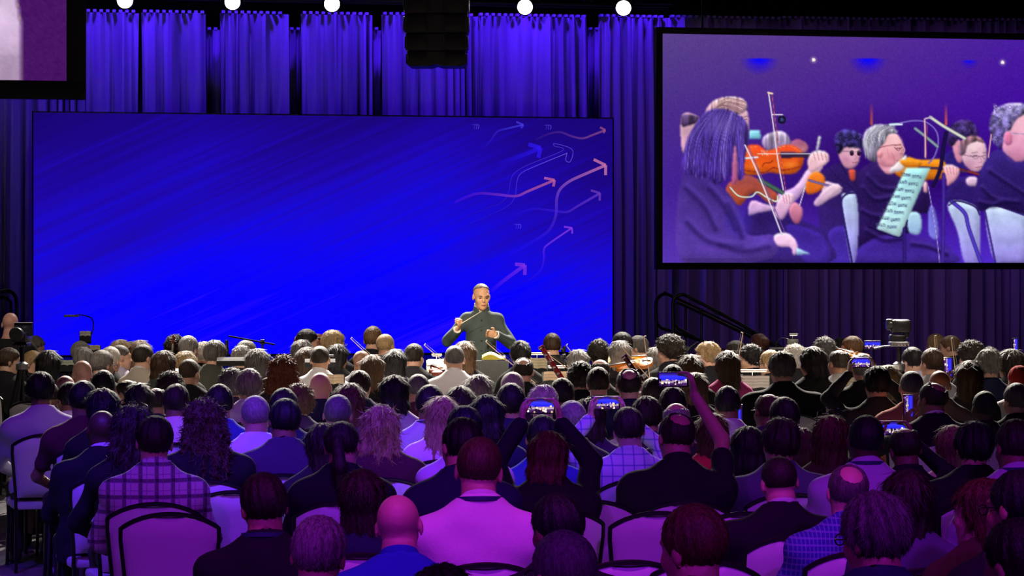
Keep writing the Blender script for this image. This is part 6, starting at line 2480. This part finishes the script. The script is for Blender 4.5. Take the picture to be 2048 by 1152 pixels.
def music_stand(px, py, p, w, h, label, tilt=22, sheet=None, swpx=None, lamp_w=0, flat=False, desk=None, face=0.0, warm=(1.0, .86, .6), goose=None, e=4.0):
    """px, py: top middle of the desk; p pixels per metre there; w, h desk size in metres"""
    d = F / p
    zt = H - (py - PY0) / p
    r = empty('music_stand', ((px - PX0) / p, d, 0), YAW * .5 + face)
    tag(r, label, 'music stand', 'music stands of the orchestra')
    t = math.radians(70 if flat else tilt)
    dn = Vector((0, -math.sin(t), -math.cos(t)))          # from the top edge down the desk face, towards the hall
    nn = Vector((0, -math.cos(t), math.sin(t)))
    top_ = Vector((0, 0, zt))
    M = Matrix(((1, nn.x, dn.x * -1, 0), (0, nn.y, dn.y * -1, 0), (0, nn.z, dn.z * -1, 0), (0, 0, 0, 1)))
    mid = top_ + dn * h / 2
    Mt = Matrix.Translation(mid) @ M
    dk = MB().box(-w / 2, w / 2, -.004, .004, -h / 2, h / 2, .003).move(Mt)
    dk.build('desk', desk or m_desk, r)
    MB().box(-w / 2, w / 2, 0, .05, -h / 2 - .006, -h / 2, 0).move(Mt).build('lip', desk or m_desk, r, smooth=False)
    zb = mid.z
    MB().tube([(0, mid.y + .02, mid.z), (0, mid.y + .04, .55), (0, mid.y + .04, .12)], [.011, .013, .013], 10).build('pole', m_blackmetal, r)
    for k in range(3):
        a = 2 * math.pi * k / 3 + .5
        MB().tube([(0, mid.y + .04, .22), (.26 * math.cos(a), mid.y + .04 + .26 * math.sin(a), .012)], .009, 6).build('leg', m_blackmetal, r)
    if sheet:
        sw_ = swpx or w * .9
        sh_ = h * .95
        so_ = empty('sheet_music', r.matrix_basis @ (Mt @ Vector((0, .007, .008))), 0)
        so_.rotation_euler = (Matrix.Rotation(YAW * .5 + face, 4, 'Z') @ M).to_euler()
        for sd in (-1, 1):
            v, f = [], []
            for i in range(7):
                x = sd * sw_ / 2 * i / 6
                y = .004 + .012 * math.sin(math.pi * i / 6) * .6
                v += [(x, y, -sh_ / 2), (x, y, sh_ / 2)]
            for i in range(6):
                f.append((2 * i, 2 * i + 2, 2 * i + 3, 2 * i + 1))
            MB().add(v, f).build('page', sheet_mat(sheet), so_)
        tag(so_, 'open pages on the ' + label.replace('black ', '').replace('music stand', 'stand'), 'sheet music', 'sheets of music')
    if lamp_w:
        lz = top_ + nn * .05 + Vector((0, 0, .03))
        lm = empty('lamp', lz)
        lm.parent = r
        MB().box(-lamp_w / 2, lamp_w / 2, -.018, .018, -.008, .012, .004).build('lamp_head', mat('lamp_white', (.75, .74, .72), .4), lm)
        MB().box(-lamp_w / 2 + .01, lamp_w / 2 - .01, -.012, .012, -.011, -.008).build('lamp_tube', glow('lamp_tube', (1.0, .85, .6), 5.0), lm, smooth=False)
        MB().tube([(0, .01, 0), (0, .05, .01), (0, .05, -.05)], .005, 6).build('lamp_arm', m_blackmetal, lm)
        ld = bpy.data.lights.new('stand_light', 'AREA')
        ld.shape = 'RECTANGLE'
        ld.size, ld.size_y = lamp_w, .03
        ld.energy = e
        ld.color = warm
        lo_ = bpy.data.objects.new('stand_light', ld)
        COL.objects.link(lo_)
        lo_.parent = r
        lo_.location = lz + Vector((0, -.015, -.014))
        lo_.rotation_euler = (Vector((0, .35, -1))).to_track_quat('-Z', 'Y').to_euler()
    if goose:
        pts = [top_ + Vector(g) for g in goose]
        MB().tube(spline(pts, 5), .006, 8).build('gooseneck', m_blackmetal, r)
        tipv = pts[-1] - pts[-2]
        MB().box(-.075, .075, -.02, .02, -.01, .012, .005).build('lamp_head', mat('lamp_dark', (.12, .12, .13), .4), r, tuple(pts[-1]))
    return r


NS_ = 'black music stand '
music_stand(462, 715, 216, .26, .20, NS_ + 'edge-on below the boom microphone', flat=True)
music_stand(640, 718, 217, .28, .20, NS_ + 'crossing the white shirt', flat=True, goose=[(.05, -.02, -.10), (.06, -.03, -.04), (.07, -.03, .02), (.05, -.05, .03)])
music_stand(873, 720, 208, .20, .14, 'pale green music stand left of the white shirt before the conductor', sheet=MINT, desk=m_greydesk, lamp_w=.1)
music_stand(1074, 717, 206, .20, .24, NS_ + 'with cream pages behind the red bassoon', sheet=CREAM, lamp_w=.24)
music_stand(1112, 744, 222, .26, .20, NS_ + 'with warm pages below the red bassoon', sheet=WARMC, lamp_w=.16)
music_stand(1238, 713, 203, .25, .16, NS_ + 'with yellow pages left of the orange violin', sheet=CREAM, lamp_w=.18)
music_stand(1422, 726, 204, .22, .18, NS_ + 'with pale green pages near the magenta sweater', sheet=MINT, lamp_w=.18)
music_stand(1505, 752, 226, .30, .26, NS_ + 'with tall green pages beside the magenta sweater', sheet=MINT, lamp_w=.24, e=5.0)
music_stand(1712, 756, 236, .26, .22, NS_ + 'with yellow pages under the grey sweater phone', sheet=CREAM, lamp_w=.2)
music_stand(1283, 788, 272, .15, .16, NS_ + 'with orange pages below the maroon bassoon', sheet=WARMC)
music_stand(667, 750, 228, .20, .20, NS_ + 'with cream pages beside the pink bald head', sheet=CREAM)
music_stand(188, 692, 197, .14, .12, NS_ + 'with a small yellow page at left', sheet=CREAM)
music_stand(135, 722, 206, .16, .12, NS_ + 'with a pale green page right of the camera at left', sheet=MINT)
music_stand(171, 664, 196, .12, .12, NS_ + 'with a white page under the gooseneck lamp', sheet=(.8, .8, .74), goose=[(.05, .0, -.05), (.08, 0, .05), (.06, 0, .14), (-.05, -.02, .175), (-.14, -.03, .165)])
music_stand(330, 738, 228, .24, .16, NS_ + 'with a lit cream edge right of the beige blazer', flat=True, desk=mat('lit_edge_cream', (.7, .6, .42), .5))  # light catching the desk edge is painted as a cream colour
music_stand(1585, 678, 192, .12, .10, NS_ + 'with a thin bent lamp above the broadest black shirt', lamp_w=.09, goose=[(-.05, -.02, .0), (-.12, -.02, .01), (-.17, -.02, -.03), (-.18, -.02, -.10)], e=.5)
# conductor's stand, seen from behind, with a yellow folder on it
cs_ = music_stand(980, 721, 212, .36, .30, "wide grey conductor's stand in front of the conductor", tilt=-24, desk=m_greydesk, face=0)
fo = empty('folder', ((985 - PX0) / 212, F / 212 + .06, H - (717 - PY0) / 212))
tag(fo, "yellow folder lying on the conductor's stand", 'folder')
v, f = [], []
for i in range(11):
    x = -.10 + .22 * i / 10
    zz_ = .038 * math.sin(math.pi * min(1, (i + .6) / 8.5)) ** 1.2 if i < 8 else 0
    v += [(x, -.06, zz_), (x, .1, zz_ + .02), (x, -.06, -.008), (x, .1, .0)]
for i in range(10):
    a, b = 4 * i, 4 * i + 4
    f += [(a, b, b + 1, a + 1), (a + 2, a + 3, b + 3, b + 2), (a, a + 2, b + 2, b), (a + 1, b + 1, b + 3, a + 3)]
MB().add(v, f).build('cover', mat('yellow_card', (.80, .72, .06), .6), fo)
MB().box(-.10, .12, -.062, .10, -.012, -.006).build('back_cover', mat('yellow_card', (.80, .72, .06), .6), fo, smooth=False)

# ------------------------------------------------------------------ instruments
m_varnish = mat('orange_varnish', (.55, .17, .02), .28, noise=.25, scale=14, stretch=(1, 6, 1))
m_redvarnish = mat('red_varnish', (.24, .035, .012), .28, noise=.25, scale=14)
m_ebony = mat('ebony', (.012, .010, .010), .35)
m_silver = mat('silver_keys', (.62, .60, .58), .25, metal=1.0)


def violin(P_, rot, label, m=m_varnish, s=1.0):
    r = empty('violin', P_)
    r.rotation_euler = rot
    r.scale = (s,) * 3
    tag(r, label, 'violin', 'string instruments')
    half = [(.0, -.178), (.06, -.172), (.095, -.14), (.103, -.10), (.088, -.06), (.058, -.035), (.054, .0), (.062, .03), (.078, .05), (.084, .09), (.072, .14), (.035, .172), (.0, .176)]
    S_ = [(p.x, p.y) for p in spline([(x, y, 0) for x, y in half], 3)]
    ol = S_ + [(-x, y) for x, y in S_[-2:0:-1]]
    n_ = len(ol)
    v = [(x, y, -.016) for x, y in ol] + [(x, y, .016) for x, y in ol] + [(x * .6, y * .72, .027) for x, y in ol] + [(x * .6, y * .72, -.026) for x, y in ol]
    f = []
    for k in range(n_):
        j = (k + 1) % n_
        f += [(k, j, n_ + j, n_ + k), (n_ + k, n_ + j, 2 * n_ + j, 2 * n_ + k), (k, 3 * n_ + k, 3 * n_ + j, j)]
    f += [tuple(range(2 * n_, 3 * n_)), tuple(range(4 * n_ - 1, 3 * n_ - 1, -1))]
    MB().add(v, f).build('soundbox', m, r)
    MB().prism([(-.012, .018), (.012, .018), (.012, .036), (-.012, .036)], .06, .31).build('neck', m, r, smooth=False)
    MB().box(-.013, .013, -.02, .30, .036, .042, .002).build('fingerboard', m_ebony, r)
    MB().box(-.018, .018, -.06, -.054, .02, .05, .001).build('bridge', mat('maple', (.6, .42, .2), .5), r)
    MB().box(-.016, .016, -.17, -.085, .026, .034, .002).build('tailpiece', m_ebony, r)
    sc_ = MB().tube([(0, .31, .03), (0, .34, .028), (0, .375, .014)], [.012, .011, .009], 8)
    sc_.tube([(0, .375 + .013 * math.sin(a), .008 + .013 * math.cos(a)) for a in [k * .6 for k in range(11)]], [.010 - .0006 * k for k in range(11)], 8)
    sc_.build('scroll', m, r)
    for k in range(4):
        sd = -1 if k % 2 else 1
        MB().tube([(0, .322 + .012 * k, .026), (sd * .028, .322 + .012 * k, .026), (sd * .036, .322 + .012 * k, .026)], [.003, .003, .007], 6).build('peg', m_ebony, r)
    for k in range(4):
        MB().tube([(-.0075 + .005 * k, -.09, .036), (-.0075 + .005 * k, -.057, .051), (-.005 + .0034 * k, .31, .044)], .0007, 4).build('string', m_silver, r)
    return r


def wpt(px, py, p):
    return Vector(((px - PX0) / p, F / p, H - (py - PY0) / p))


def aim(dirv, tilt=0):
    """rotation that turns +y along dirv, with the face leaning towards the hall"""
    d = Vector(dirv).normalized()
    z = Vector((0, -math.sin(tilt), math.cos(tilt)))
    x = d.cross(z).normalized()
    z = x.cross(d)
    return Matrix((x, d, z)).transposed().to_euler()


violin(wpt(1305, 717, 203), aim((-1, .35, -.08), .42), 'orange violin held under the chin by a player in black')
violin(wpt(1268, 730, 214), aim((-1, .2, -.18), .35), 'second orange violin, its scroll below the yellow pages')
violin(wpt(622, 684, 194), aim((.75, .5, .12), .9), 'violin with a dark scroll above the white shirt behind the stand', m_redvarnish)
violin(wpt(1481, 719, 205), aim((-.6, .6, -.3), .9), 'reddish violin right of the magenta sweater', m_redvarnish)
violin(wpt(1704, 711, 200), aim((-.6, .6, .15), .3), 'orange violin above the phone of the grey sweater')
violin(wpt(344, 748, 199), aim((.03, .1, 1), .6), 'red-brown violin upright before a player left of the boom microphone', m_redvarnish)
violin(wpt(880, 743, 214), aim((-.25, .95, .05), .4), 'red-brown violin left of the white shirt before the conductor', m_redvarnish)


def bow(a, b, p, label):
    A_w, B_w = wpt(a[0], a[1], p), wpt(b[0], b[1], p)
    dv = (A_w - B_w).normalized()
    v = dv * max((A_w - B_w).length, .50)
    r = empty('violin_bow', A_w - v)
    tag(r, label, 'bow', 'violin bows')
    side = Vector((0, 0, 1)).cross(dv).normalized()
    off = dv.cross(side).normalized() * .014
    MB().tube([-dv * .12, v * .5 - off * .3, v], [.0052, .0048, .004], 6).build('stick', mat('bow_wood', (.62, .44, .30), .4), r)
    hb = MB()
    hb.add([-dv * .10 + off * 1.2 - side * .004, -dv * .10 + off * 1.2 + side * .004, v + off * 1.2 + side * .004, v + off * 1.2 - side * .004], [(0, 1, 2, 3)])
    hb.build('bow_hair', mat('bow_hair', (.85, .80, .70), .6), r)
    MB().tube([v - dv * .004, v + off * 1.4], [.006, .005], 6).build('tip', mat('ivory', (.85, .82, .75), .4), r)
    MB().tube([-dv * .09, -dv * .09 + off * 1.4], [.012, .010], 6).build('frog', m_ebony, r)
    return r


for a, b, p, lb in (((701, 677), (736, 709), 212, 'violin bow left of the tallest player, pointing up left'), ((848, 690), (892, 726), 222, 'violin bow slanting above the pale green stand'), ((971, 683), (1020, 724), 224, 'violin bow slanting across the front of the conductor'),
                    ((1098, 710), (1132, 734), 226, 'violin bow slanting right of the red bassoon'), ((1132, 690), (1144, 706), 220, 'short length of bow right of the red bassoon'), ((1288, 672), (1295, 719), 222, 'nearly upright bow above the orange violin'),
                    ((1486, 665), (1478, 707), 220, 'upright bow in front of the stair rails'), ((1244, 694), (1268, 721), 224, 'violin bow over the yellow pages'), ((1869, 671), (1871, 700), 222, 'upright bow at a blond bun'), ((1902, 676), (1906, 702), 222, 'upright bow at a pony tail near the right')):
    bow(a, b, p, lb)


def bassoon(a, b, p, label, c):
    A_w, B_w = wpt(a[0], a[1], p), wpt(b[0], b[1], p)
    r = empty('bassoon', B_w)
    tag(r, label, 'bassoon', 'bassoons')
    v = (A_w - B_w)
    m = mat('bassoon_wood', c, .22, noise=.2, scale=12)
    pts = [-v * 1.1, -v * .3, v * .0, v * .45, v * .48, v * .50, v * .93, v * .94, v]
    MB().tube(pts, [.026, .026, .025, .024, .028, .023, .021, .026, .027], 14).build('tube', m, r)
    dv = v.normalized()
    side = dv.cross(Vector((0, 1, 0))).normalized()
    up = Vector((0, -1, 0))
    for k in range(4):
        t = .05 + .2 * k
        MB().tube([v * t + up * .024 + side * .012, v * (t + .16) + up * .024 + side * .014], .003, 6).build('rod', m_silver, r)
        MB().lathe([(.001, .004), (.010, .003), (.011, -.003), (.001, -.004)], 10, axis='y').build('key', m_silver, r, tuple(v * (t + .08) + up * .028))
    MB().tube([v * .94 - dv * .004, v * .94 + dv * .006], .0285, 14).build('bell_ring', m_silver, r)
    return r


bassoon((1081, 692), (1122, 755), 236, 'red bassoon slanting to the left in the middle of the orchestra', (.20, .008, .012))
bassoon((1247, 711), (1290, 772), 250, 'maroon bassoon slanting left below the orange violin', (.14, .02, .03))

# ------------------------------------------------------------------ microphones on stands


def mic_stand(px, p, ytop, boom, mics, label):
    d = F / p
    r = empty('microphone_stand', ((px - PX0) / p, d, 0), 0)
    tag(r, label, 'microphone', 'boom microphone stands')
    zt = H - (ytop - PY0) / p
    MB().tube([(0, 0, .1), (0, 0, zt * .6), (0, 0, zt)], [.012, .012, .009], 8).build('pole', m_blackmetal, r)
    for k in range(3):
        a = 2 * math.pi * k / 3
        MB().tube([(0, 0, .22), (.3 * math.cos(a), .3 * math.sin(a), .012)], .009, 6).build('leg', m_blackmetal, r)
    MB().box(-.02, .02, -.02, .02, zt - .03, zt + .02, .006).build('clutch', m_blackmetal, r)

    def loc(q):
        return Vector(((q[0] - px) / p, -.03, H - (q[1] - PY0) / p))
    MB().tube([loc(boom[0]), loc(boom[1])], .008, 8).build('boom', mat('boom_black', (.006, .006, .008), .85, spec=.1), r)
    for (a, b) in mics:
        A1, B1 = loc(a), loc(b)
        v = (B1 - A1)
        MB().tube([A1, A1 + v * .08, A1 + v * .45, A1 + v * .5, B1], [.012, .022, .024, .018, .015], 12).build('microphone', m_blackmetal, r)
    return r


mic_stand(525, 206, 683, ((458, 672), (550, 689)), [((454, 712), (454, 680))], 'boom microphone over the players at left, black')
mic_stand(1128, 200, 712, ((1122, 704), (1132, 696)), [((1126, 704), (1129, 692))], 'small black microphone right of the red bassoon')
mic_stand(1372, 203, 703, ((1352, 714), (1396, 684)), [((1368, 706), (1378, 694))], 'black microphone boom between two players right of the orange violin')

# ------------------------------------------------------------------ cameras on tripods


def tripod(r, z):
    MB().tube([(0, 0, .5), (0, 0, z)], .02, 10).build('column', m_blackmetal, r)
    for k in range(3):
        a = 2 * math.pi * k / 3 + .4
        MB().tube([(.03 * math.cos(a), .03 * math.sin(a), z - .18), (.38 * math.cos(a), .38 * math.sin(a), .01)], .014, 8).build('leg', m_blackmetal, r)
    MB().lathe([(.03, z - .22), (.055, z - .2), (.055, z - .15), (.03, z - .13)], 14).build('spider', mat('tripod_silver', (.25, .25, .26), .35, metal=.8), r)


CPR = 226.0
cr_ = empty('camera_rig', ((1798 - PX0) / CPR, F / CPR, 0), 0)
tag(cr_, 'black remote camera on a tripod, at right before the purple drapes', 'camera')
zc_ = lambda py: H - (py - PY0) / CPR
tripod(cr_, zc_(694))
MB().box(-.085, .085, -.07, .07, zc_(693), zc_(684), .006).build('mount_plate', mat('tripod_silver', (.25, .25, .26), .35, metal=.8), cr_)
for k in range(6):
    MB().lathe([(.001, -.006), (.011, -.004), (.011, .004), (.001, .006)], 10, axis='y').build('knob', m_silver, cr_, (-.07 + .028 * k, -.074, zc_(688)))
MB().box(-.085, .055, -.07, .06, zc_(683), zc_(669), .016).build('pan_base', m_blackmetal, cr_)
MB().box(.03, .09, -.05, .05, zc_(676), zc_(642), .02).build('yoke_arm', m_blackmetal, cr_)
hd_ = MB().box(-.075, .10, -.065, .075, zc_(666), zc_(639), .024)
hd_.build('camera_head', mat('camera_body', (.018, .018, .02), .32), cr_)
MB().lathe([(.046, -.03), (.052, -.02), (.050, .03), (.040, .05)], 18, axis='x', center=(-.085, -.01, zc_(649))).build('lens_hood', mat('lens_hood', (.04, .045, .04), .25), cr_)
MB().tube([(.06, -.07, zc_(690)), (.085, -.08, zc_(720)), (.11, -.06, zc_(735))], .004, 6).build('cable', m_blackmetal, cr_)
MB().tube([(-.03, -.08, zc_(690)), (-.16, -.12, zc_(692)), (-.24, -.14, zc_(696))], .007, 8).build('pan_handle', mat('tripod_silver', (.25, .25, .26), .35, metal=.8), cr_)

CPL = 224.0
cl_ = empty('camera_rig', ((44 - PX0) / CPL, F / CPL, 0), 0)
tag(cl_, 'black video camera with a small monitor on a tripod, at left', 'camera')
zl_ = lambda py: H - (py - PY0) / CPL
tripod(cl_, zl_(694))
MB().box(-.06, .06, -.09, .12, zl_(693), zl_(685), .008).build('tripod_head', m_blackmetal, cl_)
MB().box(-.065, .065, -.14, .16, zl_(684), zl_(664), .02).build('camera_body', mat('camera_body', (.018, .018, .02), .32), cl_)
MB().lathe([(.058, -.10), (.064, -.08), (.056, .0), (.045, .02)], 18, axis='y', center=(-.005, -.16, zl_(667))).build('viewfinder_hood', m_blackmetal, cl_)
mo = empty('monitor', (.02, -.02, 0))
mo.parent = cl_
MB().box(-.085, .075, -.012, .012, zl_(672), zl_(645.5), .006).build('monitor_case', m_blackmetal, mo)
MB().box(-.075, .066, -.016, -.012, zl_(670), zl_(647.5)).build('monitor_screen', mat('dark_glass', (.02, .02, .035), .15), mo, smooth=False)
MB().box(-.088, .078, -.04, .012, zl_(645.6), zl_(644.4)).build('sun_hood', mat('hood_grey', (.3, .3, .32), .5), mo, smooth=False)
for k in range(5):
    MB().lathe([(.001, -.005), (.010, -.004), (.010, .004), (.001, .005)], 8, axis='y').build('knob', m_silver, cl_, (-.05 + .025 * k, -.145, zl_(690)))
# one more phone, held up at the right by the player side
hp = wpt(1745, 690, 226)
phone(hp, .05, False, -8, 1.0, PHONES[(1745, 690)])
